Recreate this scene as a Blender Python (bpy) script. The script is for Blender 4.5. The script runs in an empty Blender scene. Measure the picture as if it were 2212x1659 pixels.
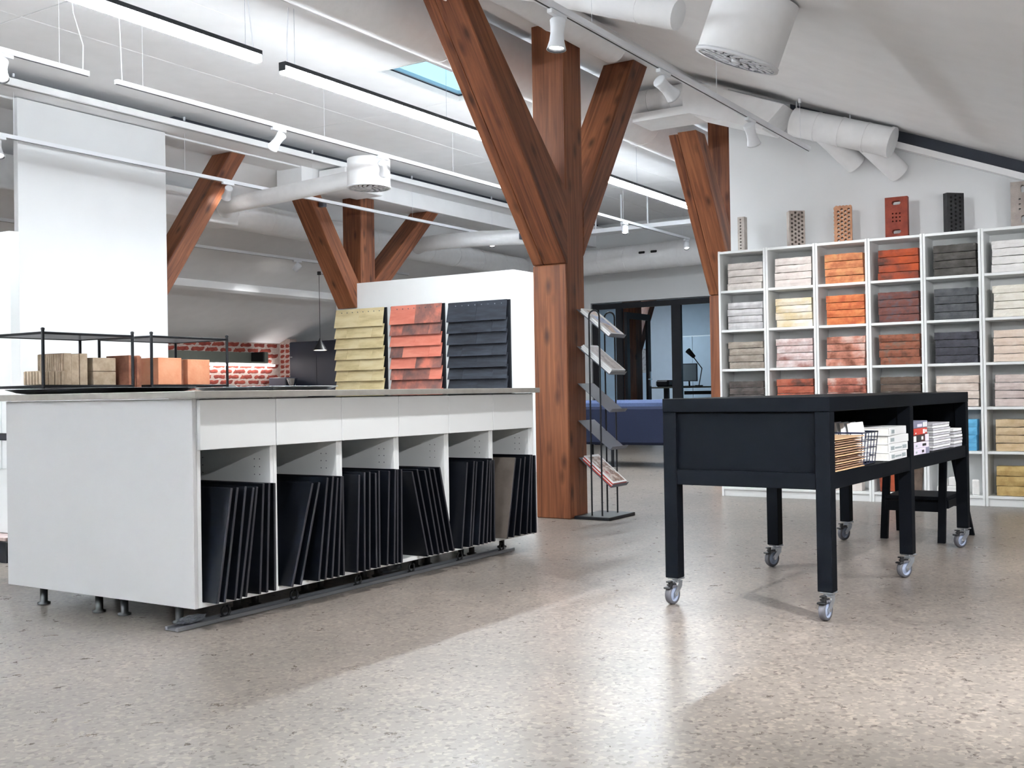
import bpy, bmesh, math, random
from mathutils import Vector, Matrix, Euler
random.seed(7)
R_ = math.radians
SC = bpy.context.scene
COL = SC.collection

# ------------------------------------------------------------------ camera
cam_data = bpy.data.cameras.new('camera')
cam_data.sensor_fit = 'HORIZONTAL'
cam_data.sensor_width = 36.0
cam_data.lens = 38.217
cam_data.clip_start = 0.05
cam_data.clip_end = 200
cam = bpy.data.objects.new('camera', cam_data)
COL.objects.link(cam)
Rm = Matrix(((0.53907, 0.00197, -0.84226), (-0.84210, -0.01805, -0.53901), (-0.01626, 0.99983, -0.00807)))
cam.matrix_world = Matrix.Translation((0, 0, 0.88)) @ Rm.to_4x4()
SC.camera = cam

# ------------------------------------------------------------------ world, exposure
SC.view_settings.view_transform = 'Standard'
SC.view_settings.look = 'None'
SC.view_settings.gamma = 1.0
SC.view_settings.use_curve_mapping = False
SC.view_settings.exposure = 2.6
world = bpy.data.worlds.new('sky')
SC.world = world
world.use_nodes = True
bg = world.node_tree.nodes['Background']
bg.inputs[0].default_value = (0.42, 0.76, 1.0, 1)
bg.inputs[1].default_value = 0.33

cy = SC.cycles            # fewer light bounces than the default, enough for this room
cy.max_bounces = 7; cy.diffuse_bounces = 4; cy.glossy_bounces = 3; cy.transmission_bounces = 5; cy.transparent_max_bounces = 6
cy.use_light_tree = False; cy.caustics_reflective = False; cy.caustics_refractive = False
cy.use_adaptive_sampling = True; cy.adaptive_threshold = 0.02

LAMP_STRENGTH = 38.0      # linear pendant diffusers
SPOT_W = 60.0             # track spots, watts
SPOT_GAIN = 0.175

# ------------------------------------------------------------------ materials
def lin(c):
    c = c / 255.0
    return c / 12.92 if c <= 0.04045 else ((c + 0.055) / 1.055) ** 2.4
def rgb(r, g, b): return (lin(r), lin(g), lin(b), 1.0)

def new_mat(name):
    m = bpy.data.materials.new(name); m.use_nodes = True
    nt = m.node_tree
    return m, nt, nt.nodes['Principled BSDF']

def plain(name, c, rough=0.5, metal=0.0, noise=0.04, scale=8.0, bump=0.0, bscale=60.0, spec=0.5, coat=0.0):
    """paint-like material: a colour with a faint procedural mottling and optional fine relief"""
    m, nt, b = new_mat(name)
    N, L = nt.nodes, nt.links
    tc = N.new('ShaderNodeTexCoord')
    if noise > 0:
        n = N.new('ShaderNodeTexNoise'); n.inputs['Scale'].default_value = scale; n.inputs['Detail'].default_value = 1.5
        L.new(tc.outputs['Object'], n.inputs['Vector'])
        mr = N.new('ShaderNodeMapRange'); mr.inputs[1].default_value = 0.3; mr.inputs[2].default_value = 0.7
        mr.inputs[3].default_value = 1 - noise; mr.inputs[4].default_value = 1 + noise
        L.new(n.outputs['Fac'], mr.inputs[0])
        mx = N.new('ShaderNodeVectorMath'); mx.operation = 'SCALE'
        mx.inputs[0].default_value = c[:3]
        L.new(mr.outputs[0], mx.inputs['Scale'])
        L.new(mx.outputs[0], b.inputs['Base Color'])
    else:
        b.inputs['Base Color'].default_value = c
    b.inputs['Roughness'].default_value = rough
    b.inputs['Metallic'].default_value = metal
    b.inputs['Specular IOR Level'].default_value = spec
    if coat: b.inputs['Coat Weight'].default_value = coat
    if bump > 0:
        n2 = N.new('ShaderNodeTexNoise'); n2.inputs['Scale'].default_value = bscale; n2.inputs['Detail'].default_value = 2
        L.new(tc.outputs['Object'], n2.inputs['Vector'])
        bp = N.new('ShaderNodeBump'); bp.inputs['Strength'].default_value = bump; bp.inputs['Distance'].default_value = 0.01
        L.new(n2.outputs['Fac'], bp.inputs['Height']); L.new(bp.outputs[0], b.inputs['Normal'])
    return m

def emit(name, c, s):
    m, nt, b = new_mat(name)
    b.inputs['Base Color'].default_value = c
    b.inputs['Emission Color'].default_value = c
    b.inputs['Emission Strength'].default_value = s
    return m

def ramp(nt, pts):
    r = nt.nodes.new('ShaderNodeValToRGB')
    e = r.color_ramp.elements
    e[0].position, e[0].color = pts[0]
    e[1].position, e[1].color = pts[-1]
    for p, c in pts[1:-1]:
        x = e.new(p); x.color = c
    return r

def wood(name, dark, mid, light, axis='Z', seed=0.0, rough=0.5):
    """long-grain timber with knots; grain runs along the object's own axis"""
    m, nt, b = new_mat(name); N, L = nt.nodes, nt.links
    tc = N.new('ShaderNodeTexCoord')
    mp = N.new('ShaderNodeMapping')
    s = {'Z': (1, 1, 0.05), 'X': (0.05, 1, 1), 'Y': (1, 0.05, 1)}[axis]
    mp.inputs['Scale'].default_value = s
    mp.inputs['Location'].default_value = (seed, seed * 1.7, seed * 0.3)
    L.new(tc.outputs['Object'], mp.inputs['Vector'])
    n1 = N.new('ShaderNodeTexNoise'); n1.inputs['Scale'].default_value = 26; n1.inputs['Detail'].default_value = 4; n1.inputs['Distortion'].default_value = 1.2
    L.new(mp.outputs[0], n1.inputs['Vector'])
    n2 = N.new('ShaderNodeTexNoise'); n2.inputs['Scale'].default_value = 5; n2.inputs['Detail'].default_value = 3
    L.new(mp.outputs[0], n2.inputs['Vector'])
    ad = N.new('ShaderNodeMath'); ad.operation = 'MULTIPLY_ADD'; ad.inputs[1].default_value = 0.55
    L.new(n1.outputs['Fac'], ad.inputs[0])
    ml = N.new('ShaderNodeMath'); ml.operation = 'MULTIPLY'; ml.inputs[1].default_value = 0.45
    L.new(n2.outputs['Fac'], ml.inputs[0]); L.new(ml.outputs[0], ad.inputs[2])
    r = ramp(nt, [(0.36, dark), (0.5, mid), (0.64, light)])
    L.new(ad.outputs[0], r.inputs[0])
    # knots
    mp2 = N.new('ShaderNodeMapping')
    mp2.inputs['Scale'].default_value = {'Z': (1, 1, 0.42), 'X': (0.42, 1, 1), 'Y': (1, 0.42, 1)}[axis]
    mp2.inputs['Location'].default_value = (seed * 2, seed, seed)
    L.new(tc.outputs['Object'], mp2.inputs['Vector'])
    v = N.new('ShaderNodeTexVoronoi'); v.inputs['Scale'].default_value = 8
    L.new(mp2.outputs[0], v.inputs['Vector'])
    mr = N.new('ShaderNodeMapRange'); mr.inputs[1].default_value = 0.06; mr.inputs[2].default_value = 0.26
    mr.inputs[3].default_value = 0.8; mr.inputs[4].default_value = 0.0
    L.new(v.outputs['Distance'], mr.inputs[0])
    mx = N.new('ShaderNodeMix'); mx.data_type = 'RGBA'
    mx.inputs['B'].default_value = (dark[0] * 0.35, dark[1] * 0.3, dark[2] * 0.3, 1)
    L.new(mr.outputs[0], mx.inputs['Factor']); L.new(r.outputs[0], mx.inputs['A'])
    L.new(mx.outputs['Result'], b.inputs['Base Color'])
    b.inputs['Roughness'].default_value = rough
    b.inputs['Specular IOR Level'].default_value = 0.25
    bp = N.new('ShaderNodeBump'); bp.inputs['Strength'].default_value = 0.12; bp.inputs['Distance'].default_value = 0.01
    L.new(n1.outputs['Fac'], bp.inputs['Height']); L.new(bp.outputs[0], b.inputs['Normal'])
    return m

def mottled(name, cols, scale=14, rough=0.85, bump=0.35, stretch=(1, 1, 1)):
    """fired clay: several body colours in soft patches"""
    m, nt, b = new_mat(name); N, L = nt.nodes, nt.links
    tc = N.new('ShaderNodeTexCoord'); mp = N.new('ShaderNodeMapping'); mp.inputs['Scale'].default_value = stretch
    oi = N.new('ShaderNodeObjectInfo'); sc_ = N.new('ShaderNodeVectorMath'); sc_.operation = 'SCALE'; sc_.inputs[0].default_value = (37, 21, 53)
    L.new(oi.outputs['Random'], sc_.inputs['Scale'])
    L.new(tc.outputs['Object'], mp.inputs['Vector']); L.new(sc_.outputs[0], mp.inputs['Location'])
    n = N.new('ShaderNodeTexNoise'); n.inputs['Scale'].default_value = scale; n.inputs['Detail'].default_value = 4; n.inputs['Roughness'].default_value = 0.6
    L.new(mp.outputs[0], n.inputs['Vector'])
    k = len(cols)
    pts = [(0.34 + 0.32 * i / max(1, k - 1), c) for i, c in enumerate(cols)]
    r = ramp(nt, pts); L.new(n.outputs['Fac'], r.inputs[0])
    L.new(r.outputs[0], b.inputs['Base Color'])
    b.inputs['Roughness'].default_value = rough
    n2 = N.new('ShaderNodeTexNoise'); n2.inputs['Scale'].default_value = 90; n2.inputs['Detail'].default_value = 2
    L.new(mp.outputs[0], n2.inputs['Vector'])
    bp = N.new('ShaderNodeBump'); bp.inputs['Strength'].default_value = bump; bp.inputs['Distance'].default_value = 0.006
    L.new(n2.outputs['Fac'], bp.inputs['Height']); L.new(bp.outputs[0], b.inputs['Normal'])
    return m

def concrete_floor():
    m, nt, b = new_mat('polished_concrete'); N, L = nt.nodes, nt.links
    tc = N.new('ShaderNodeTexCoord')
    big = N.new('ShaderNodeTexNoise'); big.inputs['Scale'].default_value = 0.9; big.inputs['Detail'].default_value = 5; big.inputs['Roughness'].default_value = 0.62
    L.new(tc.outputs['Object'], big.inputs['Vector'])
    r1 = ramp(nt, [(0.3, rgb(113, 107, 101)), (0.5, rgb(126, 118, 111)), (0.7, rgb(138, 129, 120))])
    L.new(big.outputs['Fac'], r1.inputs[0])
    # aggregate: fine light and dark grains
    v = N.new('ShaderNodeTexVoronoi'); v.inputs['Scale'].default_value = 85
    L.new(tc.outputs['Object'], v.inputs['Vector'])
    sep = N.new('ShaderNodeSeparateColor'); L.new(v.outputs['Color'], sep.inputs[0])
    r2 = ramp(nt, [(0.0, (0.38, 0.36, 0.36, 1)), (0.16, (0.9, 0.9, 0.9, 1)), (0.75, (1, 1, 1, 1)), (0.9, (1.4, 1.36, 1.32, 1))])
    L.new(sep.outputs[0], r2.inputs[0])
    mul = N.new('ShaderNodeMix'); mul.data_type = 'RGBA'; mul.blend_type = 'MULTIPLY'; mul.inputs['Factor'].default_value = 0.85
    L.new(r1.outputs[0], mul.inputs['A']); L.new(r2.outputs[0], mul.inputs['B'])
    # pale worn scratches
    mid = N.new('ShaderNodeTexNoise'); mid.inputs['Scale'].default_value = 11; mid.inputs['Detail'].default_value = 6; mid.inputs['Roughness'].default_value = 0.75; mid.inputs['Distortion'].default_value = 0.3
    L.new(tc.outputs['Object'], mid.inputs['Vector'])
    mr = N.new('ShaderNodeMapRange'); mr.inputs[1].default_value = 0.58; mr.inputs[2].default_value = 0.8; mr.inputs[4].default_value = 0.14
    L.new(mid.outputs['Fac'], mr.inputs[0])
    mx = N.new('ShaderNodeMix'); mx.data_type = 'RGBA'; mx.inputs['B'].default_value = rgb(205, 198, 190)
    L.new(mr.outputs[0], mx.inputs['Factor']); L.new(mul.outputs['Result'], mx.inputs['A'])
    L.new(mx.outputs['Result'], b.inputs['Base Color'])
    rr = N.new('ShaderNodeMapRange'); rr.inputs[1].default_value = 0.3; rr.inputs[2].default_value = 0.7; rr.inputs[3].default_value = 0.26; rr.inputs[4].default_value = 0.34
    L.new(mid.outputs['Fac'], rr.inputs[0]); L.new(rr.outputs[0], b.inputs['Roughness'])
    b.inputs['Specular IOR Level'].default_value = 0.36
    return m

def glass(name, tint=(0.8, 0.88, 0.92, 1)):
    m, nt, b = new_mat(name)
    b.inputs['Base Color'].default_value = tint
    b.inputs['Transmission Weight'].default_value = 1.0
    b.inputs['Roughness'].default_value = 0.0
    b.inputs['IOR'].default_value = 1.02
    b.inputs['Specular IOR Level'].default_value = 0.6
    return m

M = {}
M['white_wall'] = plain('white_wall_paint', rgb(222, 223, 224), 0.75, noise=0.015, scale=3)
M['ceiling'] = plain('white_acoustic_ceiling', rgb(246, 246, 247), 0.9, noise=0.02, scale=5, bump=0.05, bscale=300)
M['white_lac'] = plain('white_lacquer', rgb(236, 238, 238), 0.38, noise=0.008)
M['panel_shade_white'] = plain('shaded_white_lacquer', rgb(206, 206, 207), 0.4, noise=0.01)  # cabinet lacquer darkened, so the end panel's shade sits in the colour
M['white_metal'] = plain('white_powder_coat', rgb(234, 236, 240), 0.4, noise=0.01)
M['duct'] = plain('white_painted_duct', rgb(244, 244, 245), 0.5, noise=0.02, scale=14, bump=0.1, bscale=40)
M['gap_shade'] = plain('painted_gap_shade', rgb(66, 70, 80), 0.8, noise=0.05)  # dark colour standing in for shade inside the ceiling gaps
M['black_metal'] = plain('black_powder_coat', rgb(16, 18, 24), 0.45, noise=0.05, spec=0.3)
M['black_plastic'] = plain('black_plastic', rgb(22, 23, 26), 0.45, noise=0.05)
M['black_table'] = plain('black_stained_table', rgb(5, 8, 14), 0.6, noise=0.08, scale=20, spec=0.08)
M['black_board'] = plain('black_board_laminate', rgb(6, 9, 16), 0.45, noise=0.1, scale=12, spec=0.2)
M['brown_board'] = plain('brown_grey_board', rgb(88, 80, 74), 0.6, noise=0.06, scale=40)
M['edge_grey'] = plain('board_edge_grey', rgb(44, 44, 50), 0.55, noise=0.1, scale=30)
M['worktop'] = plain('grey_stone_worktop', rgb(150, 146, 140), 0.4, noise=0.07, scale=25)
M['alu'] = plain('brushed_aluminium', rgb(168, 172, 178), 0.35, metal=0.85, noise=0.04)
M['steel'] = plain('zinc_plated_steel', rgb(190, 196, 204), 0.3, metal=0.9, noise=0.06, scale=40)
M['chrome'] = plain('chrome', rgb(215, 218, 222), 0.12, metal=1.0, noise=0.0)
M['rubber'] = plain('grey_rubber_tyre', rgb(92, 92, 98), 0.6, noise=0.06)
M['wheel_core'] = plain('blue_grey_wheel_core', rgb(150, 160, 182), 0.45, noise=0.03)
M['navy'] = plain('navy_cabinet_lacquer', rgb(22, 33, 50), 0.5, noise=0.03)
M['sofa'] = plain('navy_sofa_fabric', rgb(8, 20, 48), 0.9, noise=0.12, scale=60, bump=0.2, bscale=400)
M['sofa_cushion'] = plain('slate_blue_cushion_fabric', rgb(66, 80, 114), 0.9, noise=0.08, scale=60, bump=0.2, bscale=400)
M['black_frame'] = plain('black_steel_frame', rgb(14, 18, 26), 0.45, noise=0.05)
M['glass'] = glass('partition_glass')
M['kraft'] = plain('kraft_paper', rgb(196, 160, 124), 0.85, noise=0.08, scale=25)
M['kraft_dark'] = plain('kraft_paper_fold', rgb(150, 118, 96), 0.85, noise=0.1, scale=25)
M['paper'] = plain('white_paper', rgb(238, 238, 238), 0.7, noise=0.02)
M['page'] = plain('book_pages', rgb(222, 220, 214), 0.85, noise=0.05, scale=60)
M['print_grey'] = plain('grey_print', rgb(165, 175, 178), 0.7, noise=0.1)
M['print_dark'] = plain('dark_print', rgb(40, 38, 40), 0.7, noise=0.1)
M['red_cover'] = plain('red_cover', rgb(200, 62, 48), 0.5, noise=0.05)
M['wire_blue'] = plain('dark_navy_wire', rgb(24, 30, 62), 0.4, noise=0.03)
M['lilac_cover'] = plain('lilac_cover', rgb(222, 212, 228), 0.5, noise=0.03)
M['slate_cover'] = plain('slate_cover', rgb(126, 126, 146), 0.5, noise=0.06)
M['maroon_cover'] = plain('maroon_cover', rgb(66, 34, 36), 0.5, noise=0.05)
M['mag_grey'] = plain('grey_magazine', rgb(196, 194, 200), 0.4, noise=0.12, scale=12)
M['mag_photo'] = mottled('magazine_photo_print', [rgb(60, 90, 160), rgb(150, 160, 190), rgb(196, 170, 150), rgb(120, 110, 115)], 9, 0.35, 0.0)
M['mag_beige'] = mottled('magazine_beige_print', [rgb(170, 160, 155), rgb(205, 198, 195), rgb(150, 140, 140)], 10, 0.35, 0.0)
M['mag_red'] = mottled('magazine_red_print', [rgb(160, 50, 50), rgb(215, 205, 198), rgb(120, 80, 60), rgb(230, 225, 220)], 8, 0.35, 0.0)
M['rack_grey'] = plain('grey_steel_shelf', rgb(86, 89, 101), 0.4, noise=0.05)
M['floor'] = concrete_floor()
M['lamp_white'] = emit('linear_lamp_diffuser', (0.87, 0.945, 1.0, 1), LAMP_STRENGTH)
M['lamp_side'] = emit('linear_lamp_side', (0.87, 0.945, 1.0, 1), LAMP_STRENGTH * 0.15)
M['lamp_fill_up'] = emit('added_fill_uplight', (0.87, 0.945, 1.0, 1), LAMP_STRENGTH * 7.5)  # added uplight of the unseen pendants, brightens the ceilings
M['spot_lens'] = emit('spot_lens_glow', (1.0, 0.97, 0.94, 1), 14.0)
M['pendant_glow'] = emit('pendant_glow', (1.0, 0.86, 0.66, 1), 6.0)
M['led'] = emit('kitchen_led', (1.0, 0.97, 0.95, 1), 3.6)
M['mortar'] = plain('pale_mortar', rgb(176, 158, 150), 0.9, noise=0.12, scale=25, bump=0.4, bscale=80)
M['red_brick'] = mottled('old_red_brick', [rgb(104, 40, 34), rgb(134, 54, 43), rgb(152, 70, 54)], 7, 0.9, 0.5)
M['burnt_brick'] = mottled('burnt_brick', [rgb(62, 40, 36), rgb(96, 50, 44)], 7, 0.9, 0.5)
M['green_grey'] = plain('green_grey_shelf', rgb(92, 94, 86), 0.6, noise=0.05)
WD = (rgb(80, 44, 30), rgb(118, 70, 46), rgb(143, 90, 60))
for i in range(5):
    M['wood%d' % i] = wood('stained_pine_%d' % i, *WD, axis='Z', seed=3.1 * i + 1)
M['wood_roof'] = wood('stained_pine_roof', rgb(92, 64, 46), rgb(120, 86, 62), rgb(140, 104, 78), axis='X', seed=9)

# ------------------------------------------------------------------ geometry helpers
ORG = {}
class MB:
    """collects simple solids; build() links them as ONE mesh object"""
    def __init__(self): self.v = []; self.f = []; self.s = []
    def add(self, vs, fs, smooth=False):
        o = len(self.v); self.v += [tuple(p) for p in vs]
        self.f += [tuple(i + o for i in q) for q in fs]; self.s += [smooth] * len(fs)
        return self
    def box(self, x0, x1, y0, y1, z0, z1):
        if x1 < x0: x0, x1 = x1, x0
        if y1 < y0: y0, y1 = y1, y0
        if z1 < z0: z0, z1 = z1, z0
        vs = [(x, y, z) for z in (z0, z1) for y in (y0, y1) for x in (x0, x1)]
        return self.add(vs, [(0, 2, 3, 1), (4, 5, 7, 6), (0, 1, 5, 4), (2, 6, 7, 3), (0, 4, 6, 2), (1, 3, 7, 5)])
    def bbox(self, x0, x1, y0, y1, z0, z1, b=0.003):
        """box with bevelled edges"""
        bm = bmesh.new(); bmesh.ops.create_cube(bm, size=1)
        for p in bm.verts:
            p.co = Vector(((x0 + x1) / 2 + p.co.x * (x1 - x0), (y0 + y1) / 2 + p.co.y * (y1 - y0), (z0 + z1) / 2 + p.co.z * (z1 - z0)))
        bmesh.ops.bevel(bm, geom=list(bm.edges), offset=b, segments=1, affect='EDGES')
        return self.addbm(bm)
    def addbm(self, bm, mat=None, smooth=False):
        bm.verts.index_update()
        vs = [(mat @ p.co) if mat else p.co.copy() for p in bm.verts]
        fs = [[p.index for p in q.verts] for q in bm.faces]
        self.add(vs, fs, smooth); bm.free(); return self
    def prism(self, poly, axis, a, b):
        """extrude a 2D polygon: axis Y -> poly in (x,z); X -> (y,z); Z -> (x,y)"""
        def P(p, t):
            return {'Y': (p[0], t, p[1]), 'X': (t, p[0], p[1]), 'Z': (p[0], p[1], t)}[axis]
        n = len(poly); vs = [P(p, a) for p in poly] + [P(p, b) for p in poly]
        fs = [tuple(range(n - 1, -1, -1)), tuple(range(n, 2 * n))] + [(i, (i + 1) % n, n + (i + 1) % n, n + i) for i in range(n)]
        return self.add(vs, fs)
    def tube(self, p0, p1, r, n=12, r1=None, cap=True):
        p0, p1 = Vector(p0), Vector(p1); r1 = r if r1 is None else r1
        d = (p1 - p0).normalized(); u = d.orthogonal().normalized(); w = d.cross(u)
        vs = []
        for p, rr in ((p0, r), (p1, r1)):
            for i in range(n):
                a = 2 * math.pi * i / n; vs.append(p + (u * math.cos(a) + w * math.sin(a)) * rr)
        self.add(vs, [(i, (i + 1) % n, n + (i + 1) % n, n + i) for i in range(n)], True)
        if cap: self.add(vs[:n], [tuple(range(n - 1, -1, -1))]); self.add(vs[n:], [tuple(range(n))])
        return self
    def path(self, pts, r, n=8):
        """smooth tube along a polyline"""
        pts = [Vector(p) for p in pts]; k = len(pts); vs = []
        d0 = (pts[1] - pts[0]).normalized(); u = d0.orthogonal().normalized()
        for i, p in enumerate(pts):
            d = (pts[min(i + 1, k - 1)] - pts[max(i - 1, 0)]).normalized()
            u = (u - d * u.dot(d)).normalized(); w = d.cross(u)
            for j in range(n):
                a = 2 * math.pi * j / n; vs.append(p + (u * math.cos(a) + w * math.sin(a)) * r)
        fs = [(i * n + j, i * n + (j + 1) % n, (i + 1) * n + (j + 1) % n, (i + 1) * n + j) for i in range(k - 1) for j in range(n)]
        self.add(vs, fs, True)
        self.add(vs[:n], [tuple(range(n - 1, -1, -1))]); self.add(vs[-n:], [tuple(range(n))])
        return self
    def lathe(self, prof, mat=None, n=24, cap0=True, cap1=True):
        """revolve (r, z) about Z, then transform"""
        vs = []
        for r, z in prof:
            for i in range(n):
                a = 2 * math.pi * i / n; p = Vector((r * math.cos(a), r * math.sin(a), z)); vs.append(mat @ p if mat else p)
        k = len(prof)
        self.add(vs, [(i * n + j, i * n + (j + 1) % n, (i + 1) * n + (j + 1) % n, (i + 1) * n + j) for i in range(k - 1) for j in range(n)], True)
        if cap0: self.add(vs[:n], [tuple(range(n - 1, -1, -1))])
        if cap1: self.add(vs[-n:], [tuple(range(n))])
        return self
    def xf(self, mat):
        self.v = [tuple(mat @ Vector(p)) for p in self.v]; return self
    def build(self, name, mat, parent=None, local=False, origin=None):
        me = bpy.data.meshes.new(name)
        if parent is not None:
            o0 = Vector((0, 0, 0)) if local else ORG[parent.name]
        elif origin is not None: o0 = Vector(origin)
        else:
            xs, ys, zs = zip(*self.v); o0 = Vector(((min(xs) + max(xs)) / 2, (min(ys) + max(ys)) / 2, min(zs)))
        me.from_pydata([tuple(Vector(p) - o0) for p in self.v], [], self.f)
        me.polygons.foreach_set('use_smooth', self.s)
        bm = bmesh.new(); bm.from_mesh(me); bmesh.ops.recalc_face_normals(bm, faces=bm.faces); bm.to_mesh(me); bm.free()
        me.materials.append(M[mat] if isinstance(mat, str) else mat)
        ob = bpy.data.objects.new(name, me); COL.objects.link(ob)
        if parent is not None: ob.parent = parent; ORG[ob.name] = ORG[parent.name]
        else: ob.location = o0; ORG[ob.name] = o0
        return ob

def tag(o, label, cat, group=None):
    o['label'] = label; o['category'] = cat
    if group: o['group'] = group
    return o
def thing(name, label, cat, loc, group=None, rot=None):
    o = bpy.data.objects.new(name, None); COL.objects.link(o); o.location = loc
    o.empty_display_size = 0.1
    if rot is not None: o.rotation_euler = rot
    ORG[o.name] = Vector(loc)
    return tag(o, label, cat, group)
def struct(o): o['kind'] = 'structure'; return o
def copy_tree(src, parent=None):
    c = src.copy(); COL.objects.link(c)
    if parent is not None: c.parent = parent
    for ch in src.children: copy_tree(ch, c)
    return c
def plate(name, outer, holes, thick):
    """flat plate with through holes in the XY plane (2D curve fill turned into a mesh)"""
    cu = bpy.data.curves.new(name, 'CURVE'); cu.dimensions = '2D'; cu.fill_mode = 'BOTH'; cu.extrude = thick / 2
    for loop in [outer] + holes:
        sp = cu.splines.new('POLY'); sp.points.add(len(loop) - 1); sp.use_cyclic_u = True
        for p, q in zip(sp.points, loop): p.co = (q[0], q[1], 0, 1)
    ob = bpy.data.objects.new(name, cu); COL.objects.link(ob)
    dg = bpy.context.evaluated_depsgraph_get()
    me = bpy.data.meshes.new_from_object(ob.evaluated_get(dg))
    bpy.data.objects.remove(ob); bpy.data.curves.remove(cu)
    return me
def circ(cx, cy, r, n=10, rx=None): return [(cx + (rx or r) * math.cos(2 * math.pi * i / n), cy + r * math.sin(2 * math.pi * i / n)) for i in range(n)]
def mesh_obj(name, me, mat, parent=None, loc=(0, 0, 0), rot=(0, 0, 0)):
    me.materials.clear(); me.materials.append(M[mat] if isinstance(mat, str) else mat)
    o = bpy.data.objects.new(name, me); COL.objects.link(o); o.location = loc; o.rotation_euler = rot
    if parent is not None: o.parent = parent
    return o
ORDN = ['first', 'second', 'third', 'fourth', 'fifth', 'sixth', 'seventh', 'eighth', 'ninth', 'tenth', 'eleventh', 'twelfth', 'thirteenth', 'fourteenth']

# ------------------------------------------------------------------ room shell
HC = 3.60
def sl(y): return 3.23 + 0.40 * (y - 2.885)          # right roof slope
def sll(y): return 1.735 + 0.445 * (12.6 - y)        # left roof slope
struct(MB().box(-5, 21, -1.2, 13.2, -0.1, 0.0).build('floor', 'floor', origin=(0, 0, 0)))
# right slope, flat ceiling with skylight hole, left slope
struct(MB().prism([(-1.1, sl(-1.1)), (3.82, sl(3.82)), (3.82, sl(3.82) + 0.12), (-1.1, sl(-1.1) + 0.12)], 'X', -5, 8.78).build('ceiling', 'ceiling', origin=(0, 0, 0)))
struct(MB().prism([(3.36, sl(3.36)), (3.82, sl(3.82)), (3.82, sl(3.82) + 0.12), (3.36, sl(3.36) + 0.12)], 'X', 8.78, 15.9).build('ceiling', 'ceiling', origin=(0, 0, 0)))
struct(MB().prism([(12.75, sll(12.75)), (8.6, sll(8.6)), (8.6, sll(8.6) + 0.15), (12.75, sll(12.75) + 0.15)], 'X', -5, 15.9).build('ceiling', 'ceiling', origin=(0, 0, 0)))
ceil_flat = struct(MB().box(-5, 7.06, 3.7, 8.75, HC + 0.03, HC + 0.05).box(8.22, 15.9, 3.7, 8.75, HC + 0.03, HC + 0.05).box(7.06, 8.22, 3.7, 5.29, HC + 0.03, HC + 0.05).box(7.06, 8.22, 5.80, 8.75, HC + 0.03, HC + 0.05).build('ceiling', 'gap_shade', origin=(0, 0, 0)))  # slab coloured dark to paint the shade above the panels
# acoustic panels under the flat ceiling, each its own piece with a recessed joint
ys = [3.80, 5.285, 5.805, 7.0, 8.36]
xs = [-5.0, -2.6, -0.2, 2.2, 4.6, 7.055, 8.225, 10.6, 13.0, 15.8]
for i in range(len(xs) - 1):
    for j in range(len(ys) - 1):
        if i == 5 and j == 1: continue
        y1 = ys[j + 1] + (0.0 if j < 3 else (0.10 if i < 5 else 0.0))
        MB().bbox(xs[i] + .004, xs[i + 1] - .004, ys[j] + (.004 if j != 1 and j != 2 else .0), y1 - (.004 if j not in (0, 1) else 0), HC - (0.012 if i < 5 else 0), HC + 0.028, 0.003).build('ceiling_panel', 'ceiling', ceil_flat)
# skylight shaft and glass
w1 = struct(MB().box(7.03, 7.06, 5.26, 5.83, HC + .05, HC + .09).box(8.22, 8.25, 5.26, 5.83, HC + .05, HC + .09).box(7.06, 8.22, 5.26, 5.29, HC + .05, HC + .09).box(7.06, 8.22, 5.80, 5.83, HC + .05, HC + .09).build('window_1', 'white_wall', origin=(7.64, 5.54, HC)))
MB().box(7.06, 8.22, 5.29, 5.80, HC + .052, HC + .056).build('pane', 'glass', w1)
MB().box(7.05, 7.075, 5.28, 5.81, HC - .016, HC + .03).box(8.205, 8.23, 5.28, 5.81, HC - .016, HC + .03).box(7.075, 8.205, 5.28, 5.305, HC - .016, HC + .03).box(7.075, 8.205, 5.785, 5.81, HC - .016, HC + .03).build('window_frame', 'white_lac', w1)
# walls
struct(MB().prism([(-1.0, 0), (3.39, 0), (3.39, sl(3.39) + .05), (-1.0, sl(-1.0) + .05)], 'X', 8.78, 8.92).build('wall_right', 'white_wall', origin=(8.85, 1, 0)))
struct(MB().box(8.92, 15.8, 3.27, 3.39, 0, sl(3.39) + .05).build('wall_side', 'white_wall', origin=(12, 3.3, 0)))
struct(MB().box(-5, 8.78, -1.12, -1.0, 0, 1.78).build('wall_front', 'white_wall', origin=(2, -1, 0)))
struct(MB().box(-5.12, -5.0, -1.1, 12.8, 0, 4.2).build('wall_rear', 'white_wall', origin=(-5, 5, 0)))
struct(MB().box(15.8, 15.95, 3.3, 6.40, 0, 4.1).box(15.8, 15.95, 6.40, 8.55, 2.33, 4.1).box(15.8, 15.95, 8.55, 12.8, 0, 4.1).build('wall_far', 'white_wall', origin=(15.8, 7, 0)))
# purlin boxes
struct(MB().bbox(-5, 8.78, 3.62, 4.06, 3.46, HC + .05, .004).box(8.78, 15.8, 3.62, 4.06, 3.46, HC + .05).build('trim_1', 'ceiling', origin=(2, 3.8, 3.46)))
struct(MB().bbox(-5, 8.9, 8.44, 8.76, 3.42, HC + .06, .004).bbox(8.9, 15.8, 8.42, 8.80, 3.245, HC + .06, .004).build('trim_2', 'ceiling', origin=(2, 8.6, 3.3)))
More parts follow.
